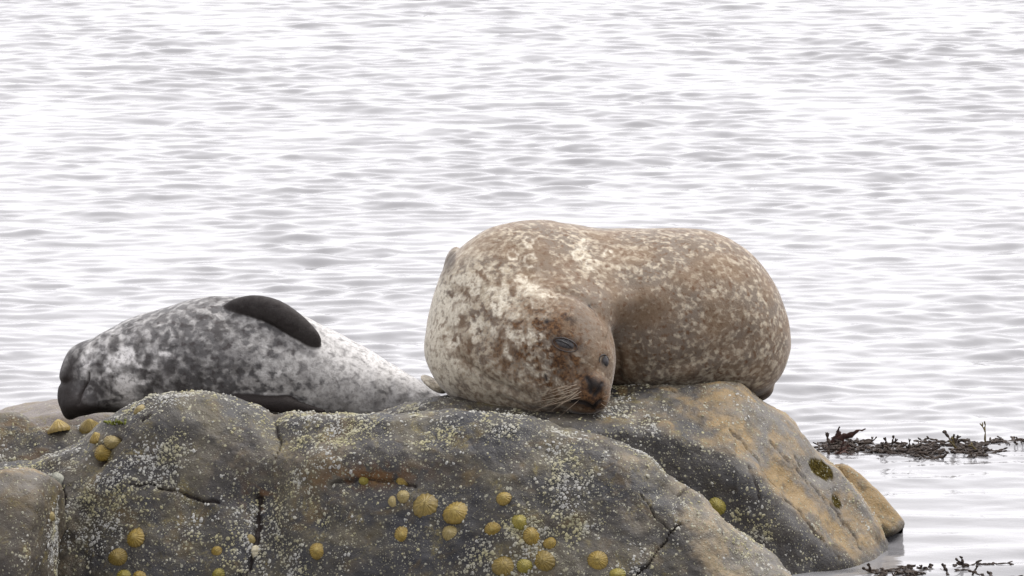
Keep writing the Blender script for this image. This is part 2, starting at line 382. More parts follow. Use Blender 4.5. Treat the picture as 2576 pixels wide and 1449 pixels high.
def attr_front(px, py, S, N):
    tan = 0.85 * sstep(0, 1, np.clip((px - (1660 + 0.10 * (py - 1150))) / 80, 0, 1)) * (py > 1000)
    tan = np.maximum(tan, 0.55 * gs(px, py, 1560, 1130, 90, 26, 25))
    tan = np.maximum(tan, 0.4 * gs(px, py, 190, 1150, 130, 40, -25))
    tan = np.maximum(tan, 0.45 * gs(px, py, 150, 1380, 50, 140)); tan = np.maximum(tan, .5 * gs(px, py, 1540, 1360, 120, 60, -20))
    tan = np.maximum(tan, 0.35 * gs(px, py, 820, 1150, 160, 60)); tan = np.maximum(tan, 0.35 * gs(px, py, 520, 1160, 150, 60))
    n = fbm(np.stack([px / 16, py / 16, 0 * px], -1), 3, 77)
    rust = gs(px, py, 920, 1200, 130, 26, -6) * sstep(-.35, .35, n) + .8 * gs(px, py, 650, 1250, 40, 50) * sstep(0, .6, n)
    olive = 0.8 * gs(px, py, 255, 1137, 26, 16, -50) + .4 * gs(px, py, 120, 1175, 60, 24, -20) * sstep(-.3, .5, n) + .35 * gs(px, py, 640, 1420, 50, 60) * sstep(-.2, .6, n)
    n3 = fbm(np.stack([px / 70, py / 45, 0 * px], -1), 3, 88)
    slate_shade = .85 * sstep(.0, .45, n3 + .45 * gs(px, py, 800, 1120, 160, 60, 10) + .4 * gs(px, py, 1080, 1260, 160, 60) + .5 * gs(px, py, 1480, 1200, 120, 60, 20) + .4 * gs(px, py, 380, 1180, 90, 50) - .5 * tan)
    return dict(tan=tan, rust=0.85 * rust, olive=olive, slate_shade=slate_shade)
m_front = loft(cols, 0.0034, [6, 10, 18, 16, 24, 38, 42, 16], 1.0, 1, carve_front, attr_front)
front = link('rock', m_front, ROCK); tag(front, 'long rounded dark grey boulder across the foreground, dotted with limpets', 'rock')

# --- back right rock that carries the brown seal
bx = [760, 860, 950, 1030, 1100, 1200, 1340, 1480, 1600, 1700, 1800, 1850, 1900, 1980, 2060, 2110, 2160, 2210, 2240]
by = [1110, 1075, 1042, 1016, 1000, 1000, 995, 985, 972, 965, 960, 972, 1012, 1062, 1140, 1186, 1245, 1312, 1365]      # crest
bY = [0.10, 0.08, .05, .03, .03, .05, .10, .12, .10, .08, .08, .09, .10, .12, .14, .14, .14, .15, .16]
ry = [1180, 1150, 1110, 1090, 1075, 1070, 1062, 1062, 1075, 1095, 1135, 1160, 1200, 1275, 1350, 1395, 1425, 1440, 1450]     # ridge
rY = [-.08, -.09, -.10, -.12, -.14, -.17, -.20, -.21, -.19, -.17, -.17, -.17, -.17, -.16, -.12, -.09, -.06, -.02, .02]
cols = []
for x, y, yc, r, yr in zip(bx, by, bY, ry, rY):
    c = P(x, y, yc); z = c[2]; rr = P(x, r, yr)
    m1 = P(x, y * .62 + r * .38, yc * .55 + yr * .45); m2 = P(x, y * .25 + r * .75, yc * .22 + yr * .78)
    cols.append([W(x, yc + .75, -.4), W(x, yc + .55, min(z - .12, .12)), W(x, yc + .22, z - .045), c, m1, m2, rr,
                 rr + np.array([0, -.035, -.055]), rr + np.array([0, -.06, -.17]), W(x, yr - .10, rr[2] - .32 if rr[2] > .1 else -.3)])
def carve_back(px, py, S):
    c = np.maximum.reduce([
        0.9 * wob(px, py, [(1995, 1150), (2040, 1215), (2075, 1265), (2130, 1330), (2165, 1385)], 1.5, 1),
        0.8 * wob(px, py, [(1840, 1080), (1900, 1150), (1960, 1225), (2020, 1290), (2060, 1350), (2110, 1410)], 2.2, 2),
        1.0 * wob(px, py, [(1935, 1120), (1990, 1175), (2045, 1240)], 1.2, 3),
        0.8 * wob(px, py, [(1880, 1170), (1895, 1215), (1905, 1250)], 3, 4),
        0.8 * wob(px, py, [(1560, 985), (1620, 980), (1700, 985)], 3.5, 5)])
    d = -0.010 * c - 0.014 * gs(px, py, 2060, 1180, 22, 40, -35) - 0.008 * gs(px, py, 2100, 1262, 12, 24, -35)
    d += 0.006 * gs(px, py, 1700, 1000, 120, 20, 10) - 0.012 * gs(px, py, 1650, 1140, 80, 40, 20)
    d += 0.004 * np.sin((px * .62 - py * .78) / 26.0) * (px > 1850)
    return d, c
def attr_back(px, py, S, N):
    ridge = np.interp(px, bx, ry)
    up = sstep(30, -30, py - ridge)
    n = fbm(np.stack([px / 40, py / 22, 0 * px], -1), 3, 15)
    tan = up * sstep(1640, 1930, px + 110 * n) * 1.0
    tan = np.maximum(tan, up * 0.55 * sstep(-.1, .4, n) * (px > 1500)); tan = np.maximum(tan, 0.35 * (1 - up) * sstep(.1, .6, n))
    cr = fbm(np.stack([px / 9, py / 9, 0 * px], -1), 2, 25)
    olive = 1.6 * sstep(.30, .42, gs(px, py, 2064, 1184, 16, 34, -33) + .10 * cr) + 1.6 * sstep(.30, .42, gs(px, py, 2100, 1264, 9, 20, -38) + .10 * cr)
    olive = olive + .8 * gs(px, py, 2150, 1440, 90, 16) + .35 * (1 - up) * sstep(.0, .7, n)
    olive = olive + .6 * gs(px, py, 1720, 1160, 90, 40, 15)
    return dict(tan=tan, olive=olive, slate_shade=np.maximum((1 - sstep(14, -26, py - ridge + 14 * n)) * sstep(1300, 1500, px), .7 * sstep(0, .5, fbm(np.stack([px / 45, py / 14, 0 * px], -1), 3, 17)) * sstep(1900, 1600, px)))  # shade and dark algae painted below the ridge; slate streaks further left
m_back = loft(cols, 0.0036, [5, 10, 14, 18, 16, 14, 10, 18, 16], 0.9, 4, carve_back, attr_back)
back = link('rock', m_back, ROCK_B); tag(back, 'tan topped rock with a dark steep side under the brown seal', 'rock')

# --- thin slab at the right, beyond the crack
cols = []
for x, y, yc, b, xs_ in ((2040, 1150, .30, 1300, 0), (2075, 1176, .27, 1300, 0), (2105, 1166, .25, 1300, 0), (2135, 1170, .24, 1300, 0), (2180, 1208, .24, 1320, 4), (2215, 1244, .24, 1334, 10), (2245, 1280, .24, 1346, 24), (2262, 1302, .24, 1352, 38), (2272, 1316, .245, 1356, 52), (2270, 1328, .26, 1362, 60)):
    c = P(x, y, yc); z = c[2]
    cols.append([W(x, yc + .4, -.3), W(x, yc + .2, z - .12), W(x, yc + .06, z - .02), c, P(x - xs_ * .3, y * .6 + b * .4, yc - .035), P(x - xs_, b, yc - .07), P(x - xs_ * 2, b + 60, yc - .085), W(x - xs_ * 2.5, yc - .10, -.3)])
def attr_slab(px, py, S, N):
    n = fbm(np.stack([px / 30, py / 20, 0 * px], -1), 3, 33)
    return dict(tan=np.full(px.shape, 1.05) * sstep(1350, 1320, py + 12 * n), olive=0.9 * sstep(1318, 1345, py + 10 * n))
slab = link('rock', loft(cols, 0.0036, [5, 8, 8, 14, 14, 10, 10], 0.55, 8, lambda px, py, S: (-0.008 * wob(px, py, [(2110, 1190), (2145, 1250), (2190, 1325)], 2.5, 4), wob(px, py, [(2108, 1185), (2135, 1235), (2160, 1275), (2200, 1330)], 2.6, 4)), attr_slab), ROCK_B)
tag(slab, 'small tan slab sloping into the water right of the crack', 'rock')

# --- boulder at the lower left
cols = []
for x, y, yc in ((-330, 1330, -.28), (-200, 1240, -.36), (-90, 1196, -.40), (0, 1181, -.42), (50, 1179, -.42), (95, 1188, -.41), (128, 1204, -.39), (148, 1226, -.36), (156, 1262, -.31), (160, 1330, -.26)):
    c = P(x, y, yc); z = c[2]; k = 1 if x < 120 else 0.6; xx = x if x < 120 else x - (x - 120) * .3
    q = lambda dy, dY: P(xx - (0.10 * dy if x > 60 else 0), y + dy, yc - dY * k)
    cols.append([W(x, yc + .34, -.3), W(x, yc + .22, z - .16), W(x, yc + .08, z - .03), c, q(30, .05), q(90, .10), q(200, .14), q(330, .16), W(x - 20, yc - .25, -.3)])
def attr_bl(px, py, S, N):
    n = fbm(np.stack([px / 30, py / 20, 0 * px], -1), 3, 43)
    return dict(tan=.6 * sstep(1250, 1195, py + 12 * n) + .08, olive=.15 * sstep(.1, .7, n))
bl = link('rock', loft(cols, 0.0036, [5, 8, 12, 10, 18, 28, 34, 16], 0.7, 12, None, attr_bl), ROCK_B)
tag(bl, 'buff topped boulder in the bottom left corner, left of the long vertical crack', 'rock')

# --- rock behind, at the left edge
cols = []
for x, y, yc in ((-330, 1100, .20), (-150, 1060, .22), (0, 1044, .22), (55, 1048, .20), (85, 1066, .17), (110, 1076, .15), (190, 1068, .15), (270, 1061, .14), (330, 1062, .14), (420, 1090, .12), (520, 1150, .1)):
    c = P(x, y, yc); z = c[2]
    cols.append([W(x, yc + .6, -.3), W(x, yc + .45, .05), W(x, yc + .15, z - .04), c, P(x, y + 22, yc - .05), P(x, y + 75, yc - .10), P(x, y + 160, yc - .16), W(x, yc - .2, .0)])
def attr_lb(px, py, S, N):
    n = fbm(np.stack([px / 30, py / 12, 0 * px], -1), 3, 53)
    return dict(tan=.15 + .2 * n, rust=.25 * sstep(.1, .6, n) * (px < 120), olive=.3 * sstep(0, .6, n), slate_shade=.45 * sstep(1070, 1110, py))
m_lb = loft(cols, 0.0036, [4, 8, 12, 10, 18, 24, 10], 0.75, 15, None, attr_lb)
lb = link('rock', m_lb, ROCK); tag(lb, 'low grey brown rock at the left edge below the grey seal\'s nose', 'rock')
cols = []
for x, y, yc in ((-300, 1062, .75), (-120, 1046, .8), (0, 1036, .8), (70, 1025, .8), (150, 1013, .78), (240, 1012, .75), (330, 1025, .75), (430, 1060, .75)):
    c = P(x, y, yc); z = c[2]
    cols.append([W(x, yc + .5, -.3), W(x, yc + .3, z - .1), W(x, yc + .1, z - .02), c, P(x, y + 25, yc - .12), P(x, y + 60, yc - .25), W(x, yc - .42, -.1)])
pb = link('rock', loft(cols, 0.005, [4, 8, 8, 12, 14, 14], 0.6, 19, None, lambda px, py, S, N: dict(tan=np.full(px.shape, .25))), ROCK_P)
tag(pb, 'pale low rock furthest back at the left edge, behind the grey seal\'s nose', 'rock')

def bvh_of(m):
    return BVHTree.FromPolygons([v.co[:] for v in m.vertices], [tuple(p.vertices) for p in m.polygons])
BV = {'front': bvh_of(m_front), 'back': bvh_of(m_back), 'left': bvh_of(m_lb), 'bl': bvh_of(bl.data), 'slab': bvh_of(slab.data)}
CAM = Vector((0, CAM_Y, CAM_H))
def hit(px, py, which=None):
    d = (Vector(P(px, py, 0)) - CAM).normalized(); best = None
    for k, b in BV.items():
        if which and k != which: continue
        r = b.ray_cast(CAM, d)
        if r[0] is not None and (best is None or r[3] < best[3]): best = r
    if best is None: return None, None
    n = best[1]
    if n.dot(d) > 0: n = -n
    return best[0], n

# --- barnacles: real little cones, too many to count
def barnacles(mesh, n, owner, seed, zmin=0.02, smin=0.0013, smax=0.0046):
    rg = np.random.default_rng(seed); nv = len(mesh.vertices)
    co = np.empty(nv * 3, np.float32); mesh.vertices.foreach_get('co', co); co = co.reshape(-1, 3)
    no = np.empty(nv * 3, np.float32); mesh.vertices.foreach_get('normal', no); no = no.reshape(-1, 3)
    if no[:, 2].mean() < 0: no = -no
    cr = np.empty(nv, np.float32); mesh.attributes['crack'].data.foreach_get('value', cr)
    px, py = proj(co)
    tn_ = np.empty(nv, np.float32); mesh.attributes['tan'].data.foreach_get('value', tn_); dens = (sstep(-.15, .55, fbm(co * 8.0, 4, seed)) * (.35 + sstep(-.3, .4, fbm(co * 30, 2, seed + 4))) + 0.03) * (1 - .75 * np.clip(tn_, 0, 1))
    ol_ = np.empty(nv, np.float32); mesh.attributes['olive'].data.foreach_get('value', ol_); dens *= (ol_ < .85) * (co[:, 2] > zmin) * (no[:, 1] < 0.25) * (cr < .4) * (px > -60) * (px < 2640)
    dens /= dens.sum(); idx = rg.choice(nv, n, replace=True, p=dens)
    c = co[idx] + rg.normal(0, 0.0012, (n, 3)).astype(np.float32); N = no[idx]; N /= np.linalg.norm(N, axis=1, keepdims=True) + 1e-9
    T = np.cross(N, np.array([0.3, 0.2, 0.9])); T /= np.linalg.norm(T, axis=1, keepdims=True) + 1e-9; B = np.cross(N, T)
    r = (smin + (smax - smin) * rg.random(n) ** 2.2); k = 6; hgt = r * (0.08 + .25 * rg.random(n))
    ang = np.arange(k) * 2 * math.pi / k; rot = rg.random(n) * 6.28
    V = np.zeros((n, 3 * k, 3)); asp = 0.7 + .6 * rg.random(n)
    for j in range(k):
        rr = r * (0.55 + .75 * rg.random(n))
        dirv = T * np.cos(ang[j] + rot)[:, None] + B * (np.sin(ang[j] + rot) * asp)[:, None]
        V[:, j] = c + dirv * rr[:, None] - N * 0.0012
        V[:, k + j] = c + dirv * (rr * .5)[:, None] + N * hgt[:, None]
        V[:, 2 * k + j] = c + dirv * (rr * .12)[:, None] + N * (hgt * .6)[:, None]
    f = []
    for j in range(k):
        j2 = (j + 1) % k; f += [(j, j2, k + j2, k + j), (k + j, k + j2, 2 * k + j2, 2 * k + j)]
    F = (np.array(f)[None] + (np.arange(n) * 3 * k)[:, None, None]).reshape(-1, 4)
    o = link('barnacles', mesh_np('barnacles', V.reshape(-1, 3), F, False), BARN, owner)
    tag(o, 'crust of tiny whitish barnacles', kind='stuff'); return o
barnacles(m_front, 15000, front, 3)
barnacles(m_back, 8000, back, 5)
barnacles(m_lb, 2200, lb, 6)
barnacles(bl.data, 1500, bl, 8)

# ------------------------------------------------------------------ seals: signed distance bodies meshed with surface nets
def surface_nets(fn, lo, hi, h):
    n = [int(math.ceil((hi[i] - lo[i]) / h)) + 1 for i in range(3)]
    ax = [lo[i] + h * np.arange(n[i], dtype=np.float32) for i in range(3)]
    X = ax[0][:, None, None]; Y = ax[1][None, :, None]; Z = ax[2][None, None, :]
    f = fn(X, Y, Z).astype(np.float32); s = f < 0
    cnt = sum(s[a:n[0] - 1 + a, b:n[1] - 1 + b, c:n[2] - 1 + c].astype(np.int8) for a in (0, 1) for b in (0, 1) for c in (0, 1))
    act = (cnt > 0) & (cnt < 8); ijk = np.argwhere(act); idx = np.full(act.shape, -1, np.int64); idx[act] = np.arange(len(ijk))
    acc = np.zeros((len(ijk), 3)); num = np.zeros(len(ijk))
    cor = [(a, b, c) for a in (0, 1) for b in (0, 1) for c in (0, 1)]
    for a in range(8):
        for b in range(a + 1, 8):
            d = [cor[b][i] - cor[a][i] for i in range(3)]
            if sum(map(abs, d)) != 1: continue
            A = ijk + cor[a]; Bq = ijk + cor[b]
            fa = f[A[:, 0], A[:, 1], A[:, 2]]; fb = f[Bq[:, 0], Bq[:, 1], Bq[:, 2]]; m = (fa < 0) != (fb < 0)
            t = np.where(m, fa / np.where(m, fa - fb, 1), 0)
            acc += np.where(m[:, None], np.array(cor[a]) + t[:, None] * np.array(d), 0); num += m
    V = (ijk + acc / num[:, None]) * h + np.array(lo)
    F = []
    for axn in range(3):
        u, v = (axn + 1) % 3, (axn + 2) % 3
        s0 = np.take(s, range(n[axn] - 1), axn); s1 = np.take(s, range(1, n[axn]), axn)
        e = np.argwhere(s0 != s1); e = e[(e[:, u] > 0) & (e[:, v] > 0) & (e[:, u] < n[u] - 1) & (e[:, v] < n[v] - 1)]
        du = np.zeros(3, int); du[u] = 1; dv = np.zeros(3, int); dv[v] = 1
        g = lambda q: idx[q[:, 0], q[:, 1], q[:, 2]]
        Q = np.stack([g(e - du - dv), g(e - dv), g(e), g(e - du)], 1)
        fl = s[e[:, 0], e[:, 1], e[:, 2]]; Q[~fl] = Q[~fl][:, ::-1]; F.append(Q)
    return V, np.concatenate(F)
def smin(a, b, k):
    h = np.maximum(k - np.abs(a - b), 0) / k; return np.minimum(a, b) - h * h * k * 0.25
def ell(X, Y, Z, c, r, rot=0.0, yaw=0.0):
    """ellipsoid: centre c, radii r, rotated in the picture plane by rot (clockwise) and about the vertical by yaw"""
    x, y, z = X - c[0], Y - c[1], Z - c[2]
    cr, sr = math.cos(R(yaw)), math.sin(R(yaw)); x, y = x * cr + y * sr, -x * sr + y * cr
    cr, sr = math.cos(R(rot)), math.sin(R(rot)); x, z = x * cr - z * sr, x * sr + z * cr
    k0 = np.sqrt((x / r[0]) ** 2 + (y / r[1]) ** 2 + (z / r[2]) ** 2) + 1e-6
    k1 = np.sqrt((x / r[0] ** 2) ** 2 + (y / r[1] ** 2) ** 2 + (z / r[2] ** 2) ** 2) + 1e-6
    return k0 * (k0 - 1) / k1
def rcone(X, Y, Z, a, b, ra, rb, sy=1.0):
    d = b - a; L2 = d.dot(d)
    t = np.clip(((X - a[0]) * d[0] + (Y - a[1]) * d[1] + (Z - a[2]) * d[2]) / L2, 0, 1)
    q = np.sqrt((X - a[0] - t * d[0]) ** 2 + ((Y - a[1] - t * d[1]) / sy) ** 2 + (Z - a[2] - t * d[2]) ** 2)
    return q - (ra + (rb - ra) * t)

E = lambda px, py, Y: P(px, py, Y)
def f_big(X, Y, Z):
    pts = lambda *a: E(*a)
    chest = ell(X, Y, Z, pts(1296, 806, .17), (217 * U, .20, 238 * U), 0)
    low = ell(X, Y, Z, pts(1262, 905, .13), (184 * U, .17, 128 * U), 8)
    chest = smin(chest, low, .06)
    mid = ell(X, Y, Z, pts(1530, 768, .29), (268 * U, .185, 184 * U), 3)
    fill = ell(X, Y, Z, pts(1625, 815, .20), (150 * U, .13, 150 * U), 0)
    rear = ell(X, Y, Z, pts(1756, 790, .28), (205 * U, .20, 208 * U), -14)
    rump = ell(X, Y, Z, pts(1862, 862, .29), (118 * U, .15, 132 * U), -20)
    tail = rcone(X, Y, Z, pts(1885, 920, .30), pts(1902, 962, .33), 62 * U, 36 * U)
    bodyB = smin(smin(smin(smin(mid, rear, .12), fill, .12), rump, .08), tail, .04)
    neck = ell(X, Y, Z, pts(1352, 880, .04), (158 * U, .17, 152 * U), 0)
    cran = ell(X, Y, Z, pts(1424, 872, -.035), (112 * U, .118, 128 * U), -22)
    brow = ell(X, Y, Z, pts(1478, 908, -.075), (60 * U, .075, 72 * U), -22)
    muz = ell(X, Y, Z, pts(1478, 985, -.120), (54 * U, .060, 42 * U), 15)
    padl = ell(X, Y, Z, pts(1448, 986, -.130), (36 * U, .040, 32 * U), 10)
    padr = ell(X, Y, Z, pts(1508, 996, -.135), (22 * U, .034, 33 * U), 0)
    chin = ell(X, Y, Z, pts(1462, 1020, -.105), (48 * U, .046, 20 * U), 6)
    nose = ell(X, Y, Z, pts(1497, 965, -.158), (25 * U, .026, 22 * U), 30)
    cheek = ell(X, Y, Z, pts(1390, 965, -.04), (85 * U, .095, 72 * U), 0)
    head = smin(smin(cran, neck, .09), cheek, .05); head = smin(head, brow, .045); head = smin(head, muz, .04)
    head = smin(smin(head, padl, .014), padr, .014); head = smin(smin(head, chin, .012), nose, .014)
    # eyes: shallow sockets with lids
    for (px, py, Yq, r1, r2, rot) in ((1421, 866, -.150, 27, 15, 18), (1521, 909, -.125, 12, 17, 0)):
        pass
    left = smin(head, chest, .10)
    kk = 0.025 + 0.15 * sstep(.46, .58, Z)
    h = np.maximum(kk - np.abs(left - bodyB), 0) / kk; f = np.minimum(left, bodyB) - h * h * kk * .25
    # flippers: one peeping out at the upper left, one flat at the lower left, hind ones at the right
    f = smin(f, ell(X, Y, Z, pts(1137, 652, .24), (16 * U, .05, 34 * U), 26), .012)
    f = smin(f, ell(X, Y, Z, pts(1090, 966, .20), (38 * U, .05, 13 * U), 32), .015)
    f = smin(f, ell(X, Y, Z, pts(1912, 984, .36), (32 * U, .06, 17 * U), -26), .02)
    # skin folds beside the head and across the neck
    return f
def face_project(px, py, V, N):
    return sstep(.25, -.05, N[:, 1])
def make_big():
    V, F = surface_nets(f_big, (-.21, -.21, .20), (.66, .56, .76), 0.0030)
    # normals for zones
    m = mesh_np('seal_body', V, F); nv = len(m.vertices); N = np.empty(nv * 3, np.float32); m.vertices.foreach_get('normal', N); N = N.reshape(-1, 3)
    px, py = proj(V); fr = sstep(.3, -.1, N[:, 1])
    n = fbm(V * 30, 3, 3); hd = fr * sstep(.17, .09, V[:, 1])
    # relief: eye sockets, mouth, nostrils, folds
    d = np.zeros(nv)
    lid = gs(px, py, 1421, 866, 30, 15, 20); d -= .0045 * hd * lid; d += .0030 * hd * (gs(px, py, 1421, 866, 40, 26, 20) - lid)
    d -= .004 * hd * gs(px, py, 1520, 909, 12, 15)
    mouth = wline(px, py, [(1432, 1014), (1452, 1012), (1475, 1016), (1492, 1027), (1500, 1018), (1512, 1008)], 4.0)
    d -= .006 * hd * mouth
    nosl = wline(px, py, [(1476, 950), (1484, 966), (1486, 987)], 4.6) + wline(px, py, [(1516, 964), (1508, 980), (1496, 994)], 4.0)
    d -= .005 * hd * nosl
    for pts, a, wd in (([(1400, 727), (1450, 738), (1500, 772), (1540, 835), (1556, 900), (1556, 950)], -.008, 8), ([(1410, 742), (1455, 756), (1495, 792), (1520, 840)], .003, 9), ([(1590, 720), (1610, 800), (1590, 900)], -.005, 26),
                       ([(1300, 640), (1330, 700), (1290, 760)], -.003, 16), ([(1160, 900), (1230, 960), (1330, 1000)], -.0045, 10), ([(1120, 800), (1150, 900), (1200, 970)], -.003, 12), ([(1255, 1000), (1340, 1030), (1440, 1030)], -.003, 8), ([(1180, 840), (1250, 930), (1340, 975)], .003, 14),
                       ([(1400, 735), (1450, 750), (1500, 800)], -.003, 7), ([(1640, 930), (1760, 900), (1880, 850)], -.0035, 18), ([(1600, 960), (1740, 935), (1880, 900)], .003, 14),
                       ([(1700, 600), (1730, 640), (1760, 700)], -.004, 26)):
        d += a * fr * np.exp(-(polydist(px, py, pts) / wd) ** 2)
    d += .0022 * fbm(V * 16, 2, 8)
    V2 = V + N * d[:, None]; m.vertices.foreach_set('co', V2.astype(np.float32).ravel()); m.update()
    light = .285 + .10 * n
    light += .12 * fr * sstep(1420, 1180, px + 60 * n) * sstep(600, 720, py)
    light += .18 * gs(px, py, 1250, 735, 120, 60, 25) + .08 * gs(px, py, 1210, 830, 90, 90) + .15 * gs(px, py, 1500, 650, 140, 50, 10)
    light -= .22 * gs(px, py, 1370, 640, 50, 70) + .15 * gs(px, py, 1600, 790, 90, 110)
    light += .10 * gs(px, py, 1330, 880, 80, 120) + .12 * gs(px, py, 1320, 600, 80, 30)
    light -= .25 * gs(px, py, 1470, 820, 55, 90, 20) + .1 * gs(px, py, 1425, 900, 60, 60)
    light += .08 * sstep(880, 960, py) * (px > 1550)
    pale = .95 * fr * sstep(1400, 1250, px + 50 * n) * sstep(650, 730, py) * sstep(1000, 860, py) * sstep(-.12, .16, fbm(np.stack([px / 26, py / 26, 0 * px + 7], -1), 3, 44)) + .9 * fr * sstep(1160, 1095, px + 22 * n) * sstep(660, 760, py) + .4 * gs(px, py, 1230, 990, 110, 45, 18) + .3 * gs(px, py, 1180, 640, 70, 40, -40)
    pale = np.clip(pale + .35 * hd * gs(px, py, 1385, 808, 16, 9, -30) + .9 * hd * gs(px, py, 1368, 798, 13, 7, -40) + .8 * hd * gs(px, py, 1416, 792, 9, 6, 20) + .6 * hd * gs(px, py, 1446, 892, 15, 9, 40), 0, 1)
    dark = hd * np.clip(.9 * gs(px, py, 1421, 866, 29, 12, 20) + 1.1 * mouth + 1.1 * nosl + .8 * gs(px, py, 1497, 966, 26, 18, 35) + .45 * gs(px, py, 1470, 1016, 40, 10, 8) + .9 * gs(px, py, 1376, 809, 8, 6) + .8 * wline(px, py, [(1371, 942), (1376, 956)], 3.5) + .8 * gs(px, py, 1520, 909, 10, 13), 0, 1)
    dark = np.maximum(dark, .55 * fr * gs(px, py, 1134, 655, 14, 34, 25) * (px < 1148))
    dark = np.maximum(dark, .75 * fr * np.exp(-(polydist(px, py, [(1488, 762), (1503, 790)]) / 4) ** 2))
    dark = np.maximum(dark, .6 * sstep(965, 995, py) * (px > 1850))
    rust = hd * np.clip(.85 * gs(px, py, 1420, 812, 40, 18, -8) * sstep(-.6, .2, n) + .75 * gs(px, py, 1392, 905, 36, 40) * sstep(-.3, .3, n) + 1.0 * gs(px, py, 1495, 1010, 42, 34) + .8 * gs(px, py, 1490, 965, 36, 30) + .5 * gs(px, py, 1440, 960, 60, 26) * sstep(-.3, .3, n) + .6 * gs(px, py, 1305, 860, 80, 90) * sstep(-.3, .4, n), 0, 1)
    q = np.stack([px / 9, py / 9, 0 * px], -1); sp = fbm(q, 2, 90); q2 = np.stack([px / 7, py / 7, 0 * px + 5], -1); sp2 = fbm(q2, 2, 95)
    headz = hd * gs(px, py, 1400, 880, 110, 130)
    rust = np.clip(rust + .35 * headz * sstep(-.5, .3, n) + .8 * headz * sstep(.15, .55, sp) * sstep(1510, 1450, px), 0, 1)
    pale = np.clip(pale + .95 * headz * sstep(.32, .50, sp2) * sstep(1440, 1330, px) + .45 * hd * gs(px, py, 1400, 970, 50, 40) * sstep(.35, .6, sp2), 0, 1)
    for a_, b_, r_ in ((1345, 890, 9), (1362, 925, 8), (1330, 930, 10), (1310, 900, 9), (1350, 945, 8), (1378, 900, 6), (1335, 655, 15), (1290, 640, 12), (1330, 610, 12), (1455, 640, 13), (1490, 665, 14), (1470, 615, 10), (1530, 640, 10)):
        rr_ = np.hypot(px - a_ + 3 * sp2, py - b_ + 3 * sp); ring = np.exp(-((rr_ - r_) / 3.4) ** 2) if b_ < 700 else np.exp(-(rr_ / r_) ** 2)
        pale = np.maximum(pale, .75 * fr * ring * sstep(-.6, -.1, sp))
    dark = np.maximum(dark, .55 * hd * gs(px, py, 1432, 806, 20, 12, 10) * sstep(-.4, .2, sp)); dark = np.maximum(dark, .35 * hd * gs(px, py, 1398, 925, 28, 20) * sstep(-.2, .4, sp2))
    dark = np.maximum(dark, .5 * hd * gs(px, py, 1421, 866, 38, 19, 20))
    for a_, b_, r_ in ((1161, 808, 9), (1192, 794, 11), (1229, 792, 13), (1134, 740, 7), (1171, 738, 9), (1151, 765, 9), (1213, 775, 9), (1205, 835, 8), (1262, 842, 12), (1290, 872, 13), (1245, 880, 11), (1180, 870, 10), (1140, 850, 9), (1215, 905, 12), (1270, 915, 12), (1300, 820, 11), (1255, 700, 11), (1210, 690, 9), (1290, 735, 10)):
        sp_ = fr * np.exp(-((np.hypot(px - a_ + 6 * sp, (py - b_) * .8 + 6 * sp2)) / r_) ** 4)
        pale = pale * (1 - sp_); light = light * (1 - .9 * sp_); rust = np.maximum(rust, .16 * sp_)
    for a_, b_, r_, e_ in ((1310, 700, 16, .5), (1330, 715, 14, .6), (1245, 735, 20, .7), (1270, 760, 22, .8), (1160, 765, 26, .9), (1375, 745, 26, .25), (1340, 725, 20, .4), (1290, 790, 14, 1.4), (1240, 835, 10, 1.8), (1300, 855, 9, 1.8), (1330, 870, 8, 1.5)):
        sp_ = fr * np.exp(-((np.hypot(px - a_ + 8 * sp, (py - b_ + 8 * sp2) / e_)) / r_) ** 4); pale = np.maximum(pale, .9 * sp_)
    rust = np.clip(rust * 1.15, 0, 1); dark = np.clip(dark * 1.25, 0, 1)
    attr(m, 'light', np.clip(light, 0, 1)); attr(m, 'pale', pale); attr(m, 'dark', dark); attr(m, 'rust', rust)
    return m
def wline(px, py, pts, wd): return np.exp(-(polydist(px, py, pts) / wd) ** 2)

big = empty('seal', P(1500, 1000, .15))
tag(big, 'large brown spotted seal curled up on the rock, face towards the camera', 'seal')
m_big = make_big(); bodyo = link('body', m_big, FUR_BIG, big)
bvb = bvh_of(m_big)
def hitb(bv, px, py):
    d = (Vector(P(px, py, 0)) - CAM).normalized(); r = bv.ray_cast(CAM, d); n = r[1]
    if n.dot(d) > 0: n = -n
    return r[0], n, d
def uv_ball(rx, ry, rz, nu=20, nv=12):
    V = []; F = []
    for j in range(nv + 1):
        ph = math.pi * j / nv
        for i in range(nu): th = 2 * math.pi * i / nu; V.append((rx * math.sin(ph) * math.cos(th), ry * math.sin(ph) * math.sin(th), rz * math.cos(ph)))
    for j in range(nv):
        for i in range(nu): F.append((j * nu + i, j * nu + (i + 1) % nu, (j + 1) * nu + (i + 1) % nu, (j + 1) * nu + i))
    return V, F
EYE = NT('seal_eye'); EYE_M = EYE.set(base=EYE.mix(EYE.step(EYE.noise(EYE.obj(), 140, 2), .3, .7), (0.018, 0.016, 0.018), (0.055, 0.050, 0.052)), rough=0.28, coat=0.15, coatr=.1)
LIDM = plain('seal_eyelid', (0.040, 0.030, 0.028), .5); LIDD = plain('lid_line', (0.012, 0.01, 0.01), .4)
